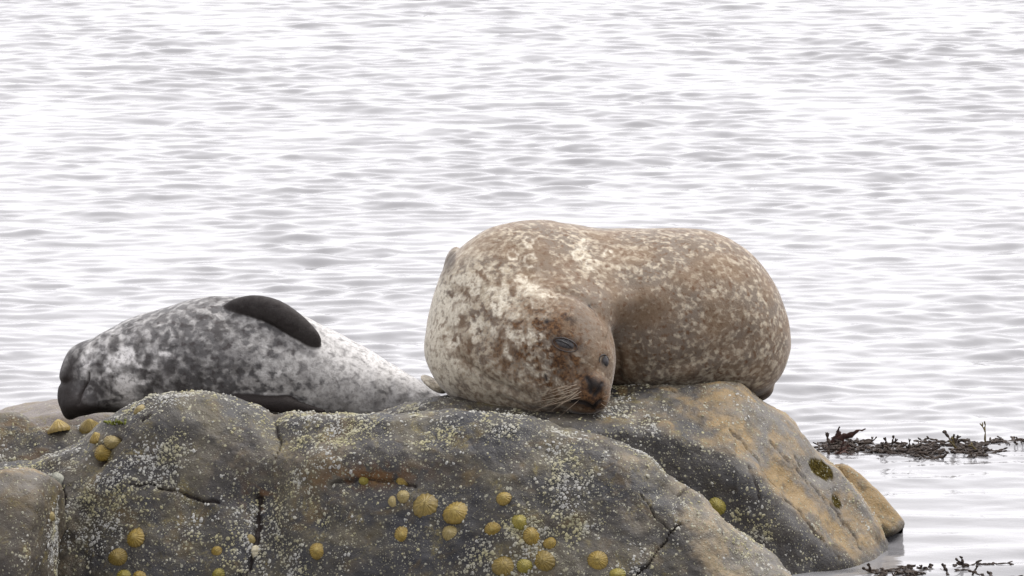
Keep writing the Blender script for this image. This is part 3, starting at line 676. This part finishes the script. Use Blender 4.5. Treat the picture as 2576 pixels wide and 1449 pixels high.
for (px, py, rx, rz, rot, lab) in ((1421, 867, 30, 15, 18, 'heavy lidded grey eye, nearly closed'), (1520, 909, 11, 16, -12, 'small dark open eye at the edge of the face')):
    h, n, d = hitb(bvb, px, py)
    mb = MB().add(uv_ball(rx * U, .006, rz * U)); e = link('eye', mb.mesh('eye'), EYE_M if px > 1500 else EYE_M, None)
    e.rotation_euler = (0, R(rot), 0); e.location = h + Vector((0, .0022 if px < 1500 else .003, 0)); e.parent = big
    bpy.context.view_layer.update(); e.matrix_parent_inverse = big.matrix_world.inverted(); e['label'] = lab
    # lids
    c, s = math.cos(R(rot)), math.sin(R(rot))
    for sgn, rr in (((1, 1.6), (-1, 1.2)) if px < 1500 else ((1, 1.4),)):
        pts = []
        for k in range(13):
            a = math.pi * k / 12; lx = -math.cos(a) * rx * 1.08; lz = sgn * math.sin(a) * rz * 1.05
            X_ = px + lx * c + lz * -s * -1 * 0 + lx * 0 - lz * s * 0; qx = px + lx * c - (-lz) * s; qy = py + lx * s + (-lz) * c
            hh, nn, dd = hitb(bvb, qx, qy)
            pts.append(hh - dd * .0016 if hh is not None and (hh - h).length < .05 else h + Vector(((qx - px) * U, -.002, -(qy - py) * U)))
        v = tube(pts, [rr * U * (0.5 + .5 * math.sin(math.pi * k / 12)) for k in range(13)], 8)
        l = link('eyelid', MB().add(v).mesh('eyelid'), LIDM if px < 1500 else LIDD, big)
    if px < 1500:
        pts = [h + Vector(((x_) * U, -.0048 + .00014 * abs(x_), -(y_) * U)) for x_, y_ in ((-26, -9), (-18, -11), (-6, -9), (6, -3), (16, 6), (24, 12))]
        l = link('eyelid', MB().add(tube(pts, [1.0 * U, 2 * U, 2.4 * U, 2.4 * U, 2 * U, 1 * U], 6)).mesh('eyelid'), LIDD, big); l['label'] = 'dark slit between the lids'
WH = plain('whisker', (0.28, 0.22, 0.16), .5)
wr = random.Random(5)
for k in range(18):
    sx, sy = 1440 + wr.uniform(-10, 24), 968 + (k % 6) * 8 + wr.uniform(-2, 2)
    h, n, d = hitb(bvb, sx, sy)
    if h is None: continue
    a = R(wr.uniform(150, 205) + (k % 6) * 5.0); Ln = wr.uniform(45, 95) * U
    pts = []
    for i in range(6):
        t = i / 5; q = h + Vector((math.cos(a - .35 * t) * Ln * t, -.012 * math.sin(t * 2.6) - .004 * t, -abs(math.sin(a - .1)) * Ln * t * (1 if k % 6 > 1 else .35) - .010 * t * t)); pts.append(q)
    link('whisker', MB().add(tube(pts, [.00075 * (1 - .75 * i / 5) for i in range(6)], 5)).mesh('whisker'), WH, big)
for k, (sx, sy, ex, ey) in enumerate(((1524, 850, 1529, 818), (1428, 800, 1436, 770), (1516, 1000, 1545, 985), (1518, 1008, 1550, 1012), (1512, 1015, 1540, 1036))):
    h, n, d = hitb(bvb, sx, sy)
    if h is None: continue
    e = h + Vector(((ex - sx) * U, -.02, -(ey - sy) * U)); mid = (h + e) / 2 + Vector((.002, -.006, .002))
    link('whisker', MB().add(tube([h, mid, e], [.0007, .0005, .0002], 5)).mesh('whisker'), WH, big)

# --- smaller grey seal, lying on its side
SP_ = [(206, 975, .42, 58), (262, 945, .42, 80), (340, 922, .41, 104), (430, 908, .40, 122), (540, 900, .39, 145), (640, 912, .38, 146), (740, 938, .37, 128), (830, 962, .36, 106), (910, 985, .35, 88), (985, 1008, .33, 66), (1050, 1020, .31, 42), (1085, 1022, .30, 28)]
UPF = [(576, 774, .325, 11), (632, 769, .30, 20), (690, 783, .285, 23), (738, 812, .275, 20), (772, 840, .275, 15), (795, 860, .28, 8)]
_u = np.array(UPF); _c = catmull(_u, np.linspace(0, 5, 16)); UPF = [tuple(x) for x in _c]
def sd_up(X, Y, Z):
    g = None
    for (a, b) in zip(UPF[:-1], UPF[1:]):
        q = rcone(X, Y, Z, E(*a[:3]), E(*b[:3]), a[3] * U, b[3] * U, .75); g = q if g is None else smin(g, q, .02)
    return g
def sd_low(X, Y, Z):
    return smin(rcone(X, Y, Z, E(600, 1010, .24), E(720, 1020, .23), 18 * U, 20 * U, .8), rcone(X, Y, Z, E(720, 1020, .23), E(812, 1036, .24), 20 * U, 7 * U, .8), .012)
def f_small(X, Y, Z):
    f = None
    for (a, b) in zip(SP_[:-1], SP_[1:]):
        q = rcone(X, Y, Z, E(*a[:3]), E(*b[:3]), a[3] * U, b[3] * U, 1.1); f = q if f is None else smin(f, q, .05)
    f = smin(f, ell(X, Y, Z, E(215, 930, .43), (56 * U, .07, 68 * U), -20), .03)
    f = smin(f, ell(X, Y, Z, E(178, 1008, .40), (27 * U, .040, 50 * U), 4), .025)      # muzzle
    f = smin(f, ell(X, Y, Z, E(214, 1012, .36), (44 * U, .045, 30 * U), -10), .03)     # chin / throat
    f = smin(f, ell(X, Y, Z, E(160, 998, .40), (12 * U, .02, 20 * U), 0), .012)
    # upper fore flipper lying along the flank
    g = sd_up(X, Y, Z)
    f = smin(f, g, .009)
    # lower flipper, tucked under
    g = sd_low(X, Y, Z)
    return smin(f, g, .010)
def make_small():
    V, F = surface_nets(f_small, (-1.03, .16, .08), (-.13, .60, .63), 0.0032)
    m = mesh_np('seal_body', V, F); nv = len(m.vertices); N = np.empty(nv * 3, np.float32); m.vertices.foreach_get('normal', N); N = N.reshape(-1, 3)
    px, py = proj(V); fr = sstep(.3, -.1, N[:, 1]); n = fbm(V * 26, 3, 4)
    d = .0018 * fbm(V * 14, 2, 18)
    d -= .009 * gs(px, py, 158, 962, 16, 9)
    mouth = wline(px, py, [(222, 938), (222, 958), (212, 975), (203, 992), (198, 1015)], 3.6) * fr
    d -= .005 * mouth
    for pts, a, wd in (([(985, 940), (975, 1010)], -.004, 10), ([(1030, 960), (1020, 1020)], -.003, 9), ([(945, 910), (940, 1000)], .003, 12), ([(300, 830), (330, 920), (330, 1010)], -.004, 20),
                       ([(560, 800), (620, 850), (760, 890)], -.004, 14), ([(500, 960), (640, 930), (780, 920)], -.002, 14)):
        d += a * fr * np.exp(-(polydist(px, py, pts) / wd) ** 2)
    flip = sstep(.0055, .001, sd_up(V[:, 0], V[:, 1], V[:, 2]) + .0016 * n); low = sstep(.006, .001, sd_low(V[:, 0], V[:, 1], V[:, 2]) + .002 * n)
    d *= 1 - np.maximum(flip, low)
    V2 = V + N * d[:, None]; m.vertices.foreach_set('co', V2.astype(np.float32).ravel()); m.update()
    sp = fbm(np.stack([px / 15, py / 13, 0 * px], -1), 2, 60)
    light = .42 + .06 * n + .30 * sstep(560, 900, px) - .16 * gs(px, py, 470, 880, 110, 130) + .34 * gs(px, py, 325, 905, 46, 30, -20) + .38 * gs(px, py, 222, 895, 12, 22, 20) + .30 * gs(px, py, 315, 980, 36, 50)
    light += .1 * gs(px, py, 640, 920, 90, 50) - .3 * gs(px, py, 215, 1010, 60, 40) - .15 * gs(px, py, 500, 980, 120, 30)
    pale = .42 * sstep(680, 900, px + 30 * n) * sstep(990, 900, py + 20 * n - .20 * (px - 900)) * fr
    pale = np.maximum(pale, .75 * gs(px, py, 322, 905, 40, 24, -20) * sstep(-.5, .1, n)); pale = np.maximum(pale, .7 * gs(px, py, 222, 895, 12, 24, 20)); pale = np.maximum(pale, .6 * gs(px, py, 318, 975, 32, 42) * sstep(-.5, .1, n))
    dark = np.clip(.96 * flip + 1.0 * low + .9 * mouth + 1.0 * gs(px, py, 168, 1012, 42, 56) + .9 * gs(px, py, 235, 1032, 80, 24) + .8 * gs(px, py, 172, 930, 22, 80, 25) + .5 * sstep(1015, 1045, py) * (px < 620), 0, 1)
    dark = np.maximum(dark, .7 * np.exp(-(polydist(px, py, [(980, 975), (985, 990)]) / 4) ** 2))
    hz = fr * gs(px, py, 320, 935, 110, 90)
    pale = np.clip(pale * (1 - .8 * hz * sstep(.05, .35, sp)) + .75 * hz * sstep(.0, -.3, sp), 0, 1)
    wp = np.zeros(px.shape)
    for a_, b_, r_, e_ in ((298, 903, 30, .7), (330, 890, 20, .8), (219, 907, 11, 1.9), (318, 965, 28, 1.1), (322, 1000, 24, 1.0), (268, 935, 9, .8), (415, 884, 18, .5), (350, 960, 14, .7)):
        wp = np.maximum(wp, np.exp(-((np.hypot(px - a_ + 10 * sp, (py - b_ + 9 * n) / e_)) / r_) ** 4))
    dp = np.zeros(px.shape)
    for a_, b_, r_ in ((241, 914, 12), (284, 880, 13), (325, 926, 13), (348, 897, 9), (282, 943, 10), (306, 997, 8), (395, 953, 14), (251, 930, 12), (370, 915, 11), (262, 962, 14), (430, 930, 16), (460, 965, 22), (350, 870, 14), (372, 985, 12), (250, 985, 16), (290, 858, 14)):
        dp = np.maximum(dp, np.exp(-((np.hypot(px - a_ + 6 * n, py - b_ + 7 * sp)) / r_) ** 4))
    pale = np.maximum(pale, .97 * fr * wp) * (1 - fr * dp); dark = np.maximum(dark, .50 * fr * dp)
    dark = np.maximum(dark, .45 * (1 - wp) * fr * (gs(px, py, 300, 930, 90, 80) + .4 * gs(px, py, 500, 930, 120, 70)) * sstep(.12, .42, sp))
    dark = np.maximum(dark, .5 * (1 - wp) * fr * sstep(.2, .6, fbm(np.stack([px / 22, py / 13, 0 * px], -1), 2, 66)) * (1 - sstep(560, 760, px)) )
    attr(m, 'light', np.clip(light, 0, 1)); attr(m, 'pale', pale); attr(m, 'dark', dark); attr(m, 'rust', 0 * px)
    return m
small = empty('seal', P(600, 1030, .4))
tag(small, 'smaller pale grey mottled seal asleep on its side with one dark flipper on top', 'seal')
m_small = make_small(); link('body', m_small, FUR_SMALL, small)
bvs = bvh_of(m_small)

# ------------------------------------------------------------------ limpets
def limpet_mat(name, a, b, c, rim):
    t = NT(name); o = t.obj()
    sep = t.new('ShaderNodeSeparateXYZ'); t.put(sep.inputs[0], o)
    rad = t.math('SQRT', t.math('ADD', t.math('MULTIPLY', sep.outputs[0], sep.outputs[0]), t.math('MULTIPLY', sep.outputs[1], sep.outputs[1])))
    ang = t.math('ARCTAN2', sep.outputs[1], sep.outputs[0])
    rib = t.math('SINE', t.math('ADD', t.math('MULTIPLY', ang, 17), t.math('MULTIPLY', t.noise(o, 2, 2), 5)))
    nz = t.noise(o, 3.2, 4, .65); big_ = t.noise(o, 1.1, 2, .5)
    base = t.mix(t.step(nz, .35, .65), a, b)
    base = t.mix(t.math('MULTIPLY', t.step(rib, -.2, .9), .15), base, c)
    base = t.mix(t.math('MULTIPLY', t.step(rad, .62, 1.0), .55), base, rim)
    base = t.mix(t.math('MULTIPLY', t.step(rad, .42, .05), t.step(nz, .25, .6)), base, c)
    t.bump(t.math('ADD', nz, t.math('MULTIPLY', rib, .15)), 0.002, .7)
    return t.set(base=base, rough=.5, spec=.4)
LM = {'ochre': limpet_mat('ochre_limpet_shell', (.15, .100, .014), (.235, .160, .026), (.38, .29, .09), (.12, .08, .018)),
      'olive': limpet_mat('olive_limpet_shell', (.115, .080, .013), (.18, .125, .024), (.33, .25, .085), (.10, .07, .016)),
      'green': limpet_mat('green_limpet_shell', (.15, .122, .014), (.22, .175, .025), (.36, .31, .09), (.12, .11, .018)),
      'pale': limpet_mat('pale_limpet_shell', (.18, .138, .045), (.25, .195, .075), (.38, .31, .16), (.17, .125, .05)),
      'grey': limpet_mat('grey_limpet_shell', (.20, .20, .17), (.28, .28, .23), (.36, .36, .30), (.15, .15, .10))}
def limpet_mesh(seed, ribs, h=.55):
    rd = random.Random(seed); n = ribs * 4; rings = [(1.0, -.25), (1.0, 0), (.93, .14), (.78, .33), (.58, .56), (.36, .78), (.17, .93), (.05, 1.0)]
    V = []; F = []; ph = rd.random() * 6; ax, ay = rd.uniform(-.12, .12), rd.uniform(-.12, .12)
    ra = [rd.uniform(.4, 1.3) for _ in range(ribs)]
    for (r, z) in rings:
        for i in range(n):
            th = 2 * math.pi * i / n; rib = math.cos(ribs * th) * .032 * ra[(i // 4) % ribs] * r
            q = r * (1 + .05 * math.sin(2 * th + ph) + .03 * math.sin(3 * th + 2 * ph)) + rib; k = max(z, 0)
            V.append((q * math.cos(th) + ax * k, q * math.sin(th) + ay * k, z * h + rib * .5 + rd.uniform(-.008, .008)))
    for j in range(len(rings) - 1):
        for i in range(n): F.append((j * n + i, j * n + (i + 1) % n, (j + 1) * n + (i + 1) % n, (j + 1) * n + i))
    b = (len(rings) - 1) * n; F.append(tuple(b + i for i in range(n)))
    m = bpy.data.meshes.new('limpet'); m.from_pydata(V, [], F); m.polygons.foreach_set('use_smooth', np.ones(len(F), bool)); m.update(); return m
def place(o, px, py, r, asp=1.0, roll=0.0, sink=0.0, which=None, hs=1.0):
    h, n = hit(px, py, which)
    if h is None: h = Vector(P(px, py, -.2)); n = Vector((0, -1, 0))
    n = (n * .8 + Vector((0, -.2, .1))).normalized()
    q = n.to_track_quat('Z', 'Y'); q.rotate(Vector((0, 0, 0)).to_track_quat('Z', 'Y')) if False else None
    o.rotation_mode = 'QUATERNION'
    from mathutils import Quaternion
    o.rotation_quaternion = q @ Quaternion((0, 0, 1), roll)
    o.scale = (r * U, r * U * asp, r * U * hs); o.location = h - n * sink
    return o
lim = [(1070, 1272, 31, 1.12, 'olive', 'largest olive brown limpet, left of the pair high on the front rock'),
       (1148, 1290, 33, 1.0, 'ochre', 'large golden brown limpet, right of the pair high on the front rock'),
       (1267, 1254, 18, 1.1, 'ochre', 'small yellow limpet alone at the top right of the cluster'),
       (1307, 1312, 20, 1.0, 'green', 'greenish yellow limpet touching the upper edge of a tan one'),
       (1239, 1331, 18, 1.15, 'ochre', 'oval ribbed limpet with a dark shadow, left of the greenish yellow one'),
       (1338, 1348, 23, 1.05, 'ochre', 'tan flat topped limpet between the greenish yellow one and a small one'),
       (1385, 1366, 18, 1.0, 'ochre', 'small yellow limpet at the right end of the diagonal row'),
       (1133, 1340, 21, 1.1, 'pale', 'pale grey brown limpet just below the large golden pair'),
       (1012, 1346, 21, 1.05, 'ochre', 'yellow domed limpet below the small pale pair'),
       (1014, 1249, 17, 1.0, 'pale', 'smooth pale limpet beside the large olive one'),
       (987, 1262, 12, 1.3, 'pale', 'tiny pale oval limpet left of the smooth pale one'),
       (915, 1209, 12, 1.0, 'green', 'tiny yellow green limpet on the rusty ledge'),
       (1010, 1213, 18, .7, 'ochre', 'rusty orange flattened limpet at the right end of the rusty ledge'),
       (798, 1386, 21, 1.0, 'ochre', 'lone orange limpet in the bare middle of the front rock'),
       (546, 1386, 14, 1.1, 'ochre', 'small limpet left of the white whelk'),
       (341, 1352, 26, 1.0, 'ochre', 'round golden limpet, upper of the two on the left of the front rock'),
       (297, 1402, 24, 1.0, 'olive', 'round olive limpet, lower of the two on the left of the front rock'),
       (312, 1450, 20, 1.0, 'green', 'green yellow limpet cut by the bottom edge below the olive one'),
       (350, 1452, 18, 1.0, 'ochre', 'small limpet cut by the bottom edge, right beside a greenish one'),
       (550, 1445, 17, 1.0, 'green', 'green limpet cut by the bottom edge near the crack with the whelk'),
       (1268, 1424, 29, 1.0, 'olive', 'large smooth tan limpet, left of three in the bottom row'),
       (1319, 1424, 18, 1.1, 'green', 'small rough limpet between the two large ones of the bottom row'),
       (1368, 1412, 28, 1.0, 'olive', 'large limpet with a worn glossy crown, right of three in the bottom row'),
       (1504, 1411, 26, 1.0, 'ochre', 'brown limpet with a dark chipped side, alone at the lower right'),
       (1553, 1446, 21, .8, 'green', 'yellow green limpet cut by the bottom edge, furthest right'),
       (148, 1205, 15, 1.5, 'grey', 'grey oval limpet at the top of the long vertical crack'),
       (130, 1299, 12, 1.0, 'pale', 'tiny cream limpet inside the long vertical crack'),
       (632, 1356, 10, 1.3, 'pale', 'tiny cream oval limpet just above the white whelk'),
       (258, 1140, 22, 1.0, 'ochre', 'brown limpet wedged in the slanting crevice on the left slope'),
       (283, 1112, 24, .7, 'pale', 'flat straw coloured limpet above the slanting crevice'),
       (350, 1030, 17, .7, 'pale', 'flat pale limpet near the top of the left hump'),
       (1803, 1275, 24, 1.0, 'green', 'bright green limpet half hidden behind the front rock edge'),
       (72, 1188, 10, 1.0, 'pale', 'tiny pale limpet on the buff topped boulder')]
lim = lim[:-1]
lmesh = {}
for i, (px, py, r, asp, kind, lab) in enumerate(lim):
    m = limpet_mesh(100 + i, 13 + (i * 5) % 9, .50 if r > 25 else .58); m.materials.append(LM[kind])
    o = link('limpet', m); wh = 'back' if px == 1803 else None
    place(o, px, py, r * .98, asp, i * 1.3, .0, wh); tag(o, lab, 'limpet', 'limpets fixed to the rocks')
# three on the left skyline
for (px, py, r, kind, lab) in ((148, 1066, 29, 'ochre', 'tan limpet standing on the skyline left of the grey seal\'s chin'), (226, 1060, 27, 'olive', 'brown limpet with a pointed top under the grey seal\'s chin'), (244, 1088, 19, 'ochre', 'orange limpet on the slope below the grey seal\'s chin')):
    m = limpet_mesh(300 + px, 15, .95); m.materials.append(LM[kind]); o = link('limpet', m)
    h, n = hit(px, py + 12, None); h = h if h is not None else Vector(P(px, py, .1))
    o.scale = (r * U, r * U, r * U * 1.0); o.location = h + Vector((0, 0, -.003)); o.rotation_euler = (R(18), R(6), px)
    tag(o, lab, 'limpet', 'limpets fixed to the rocks')
# dog whelk
def whelk():
    V = []; F = []; n = 20; rows = 26
    for j in range(rows):
        t = j / (rows - 1); z = -1.0 + 2.1 * t
        for i in range(n):
            th = 2 * math.pi * i / n; wh_ = t * 4.2 - th / (2 * math.pi)
            env = math.sin(min(1, t * 2.2) * math.pi / 2) ** .7 * (1 - t) ** .75 * 1.05 + .02
            r = env * (1 + .13 * abs(math.sin(math.pi * wh_)) - .05)
            if t < .45 and abs(th - 4.4) < .5: r *= .72
            V.append((r * math.cos(th), r * math.sin(th), z))
    for j in range(rows - 1):
        for i in range(n): F.append((j * n + i, j * n + (i + 1) % n, (j + 1) * n + (i + 1) % n, (j + 1) * n + i))
    F += [tuple(range(n))[::-1], tuple((rows - 1) * n + i for i in range(n))]
    m = bpy.data.meshes.new('whelk'); m.from_pydata(V, [], F); m.polygons.foreach_set('use_smooth', np.ones(len(F), bool)); return m
wm = whelk(); wm.materials.append(plain('whelk_shell', (.42, .38, .27), .45, .25, 2.5))
o = link('whelk', wm); h, n = hit(636, 1392); o.location = h + n * .006; o.scale = (16 * U, 13 * U, 20 * U); o.rotation_euler = (R(10), R(188), R(20))
tag(o, 'cream dog whelk lodged in the crack, spire pointing down', 'whelk')

# ------------------------------------------------------------------ seaweed
def weed_mat(name, a, b):
    t = NT(name); n = t.noise(t.geo(), 90, 3); t.bump(n, .002, .5); return t.set(base=t.mix(t.step(n, .3, .7), a, b), rough=.6, spec=.25)
WD = weed_mat('dark_wrack', (.018, .012, .010), (.05, .034, .024)); WR = weed_mat('red_brown_wrack', (.026, .013, .011), (.065, .028, .020)); WO = weed_mat('olive_wrack', (.06, .045, .018), (.13, .10, .035))
def frond(rd, base, yaw, el, L, wd, depth=0, mb=None, curl=.6):
    mb = mb or MB(); n = 5; pts = []; p = Vector(base); d = Vector((math.cos(yaw) * math.cos(el), math.sin(yaw) * math.cos(el), math.sin(el)))
    for i in range(n):
        pts.append(p.copy()); p = p + d * L / (n - 1); d = (d + Vector((rd.uniform(-.3, .3), rd.uniform(-.3, .3), rd.uniform(-.35, .2) * curl))).normalized()
    rad = [wd * (.6 + .5 * math.sin(math.pi * i / (n - 1))) for i in range(n)]
    if depth == 0 or rd.random() < .4: rad[-1] = wd * .5
    mb.add(tube(pts, rad, 6, .28, (rd.uniform(-.5, .5), -.9, .4)))
    if rd.random() < .6:
        c = pts[2]; b = uv_ball(wd * .9, wd * .8, wd * .8, 8, 5); mb.add(([(x + c.x, y + c.y, z + c.z) for x, y, z in b[0]], b[1]))
    if depth < 2:
        for s in (-1, 1): frond(rd, pts[-1], yaw + s * rd.uniform(.3, .7), el + rd.uniform(-.3, .4), L * .62, wd * .82, depth + 1, mb, curl)
    return mb
def onwater(px, py):
    a = (px - 1288) / 1288 * TANH; b = (724.5 - py) / 1288 * TANH; tt = CAM_H / (SP - b * CP)
    return Vector((a * tt, CAM_Y + tt * (CP + b * SP), 0))
def clump(px, py, wpx, seed, nf, nstuff, label, mat, mats2=None, tall=1.0, dy=14, L0=.035):
    rd = random.Random(seed); c = onwater(px, py); root = empty('seaweed', c); tag(root, label, 'seaweed', 'seaweed breaking the surface')
    for k in range(nf):
        q = onwater(px + rd.uniform(-.5, .5) * wpx, py + rd.uniform(-1, 1) * dy); q.z = -.006
        mb = frond(rd, q, rd.choice((0, math.pi)) + rd.uniform(-.9, .9), (rd.uniform(.0, .45) if k % 3 else rd.uniform(.5, 1.1)) * min(1.2, tall), rd.uniform(.6, 1.1) * L0 * tall * .8, rd.uniform(.0022, .004))
        link('frond', mb.mesh('frond'), mats2 if (mats2 and k < 4) else mat, root)
    subs = [(rd.uniform(-.5, .5), rd.uniform(-.7, .7), rd.uniform(.6, 1.5)) for _ in range(9)]
    mb = MB()
    for k in range(nstuff):
        cc = subs[k % len(subs)]; q = onwater(px + (cc[0] + rd.gauss(0, .085 * cc[2])) * wpx, py + (cc[1] + rd.gauss(0, .30 * cc[2])) * dy); q.z = rd.uniform(-.004, .008)
        frond(rd, q, rd.uniform(0, 6.28), rd.uniform(-.1, .22), rd.uniform(.010, .026), rd.uniform(.0018, .0042), 1, mb, .3)
    s = link('tangled_fronds', mb.mesh('tangled_fronds'), mat, root); s['kind'] = 'stuff'
clump(2128, 1130, 90, 1, 9, 85, 'dark seaweed clump nearest the rock with two reddish blades standing up', WD, WR, 1.2, 22)
clump(2285, 1132, 170, 2, 12, 190, 'dense blackish seaweed clump in the middle of the floating strip', WD, None, .9, 22)
clump(2440, 1130, 110, 3, 10, 120, 'seaweed clump with an olive patch at the right of the floating strip', WD, WO, 1.0, 20)
clump(2535, 1116, 90, 4, 4, 40, 'thin trailing strands of seaweed at the far right edge', WD, None, .3, 3)
clump(2410, 1440, 270, 5, 10, 45, 'sparse seaweed tips in the bottom right corner', WD, None, .9, 14, .03)
clump(2235, 1446, 120, 6, 7, 40, 'dark seaweed at the foot of the rock by the bottom edge', WD, None, .8, 12, .03)
# two broad reddish blades
rt = [o for o in bpy.data.objects if o.name.startswith('seaweed') and 'reddish' in o.get('label', '')][0]
for (a, b, c_) in (((2078, 1128), (2125, 1098), (2178, 1078)), ((2086, 1126), (2104, 1098), (2114, 1074))):
    q = onwater(2085, 1120); pts = [P(x, y, q.y) for x, y in (a, b, c_)]; pts = [Vector(pts[0]), (Vector(pts[0]) + Vector(pts[1])) / 2, Vector(pts[1]), (Vector(pts[1]) + Vector(pts[2])) / 2, Vector(pts[2])]
    rb = random.Random(int(c_[0])); fine_ = [pts[0].lerp(pts[2], min(1, k / 7)) if k <= 7 else pts[2].lerp(pts[4], (k - 7) / 7) for k in range(15)]
    fine_ = [q_ + Vector((rb.uniform(-1, 1), 0, rb.uniform(-1, 1))) * .0022 for q_ in fine_]
    rr_ = [(.002 + .0075 * math.sin(math.pi * min(1, (k + 1) / 13)) ** .6) * rb.uniform(.6, 1.15) for k in range(15)]
    link('blade', MB().add(tube(fine_, rr_, 8, .3, (0, 1, .1))).mesh('blade'), WR, rt)
# small green weed tuft under the grey seal's throat
root = empty('seaweed', hit(288, 1064)[0]); tag(root, 'small mossy green weed tuft under the grey seal\'s throat', 'seaweed'); WG = weed_mat('green_weed', (.05, .06, .01), (.14, .15, .02))
rd = random.Random(4)
for k in range(16):
    h, n = hit(270 + k * 3, 1066 + rd.uniform(-3, 3))
    if h is None: continue
    link('frond', frond(rd, h, rd.uniform(0, 6.28), rd.uniform(0, .7), .010, .0028, 1).mesh('frond'), WG, root)
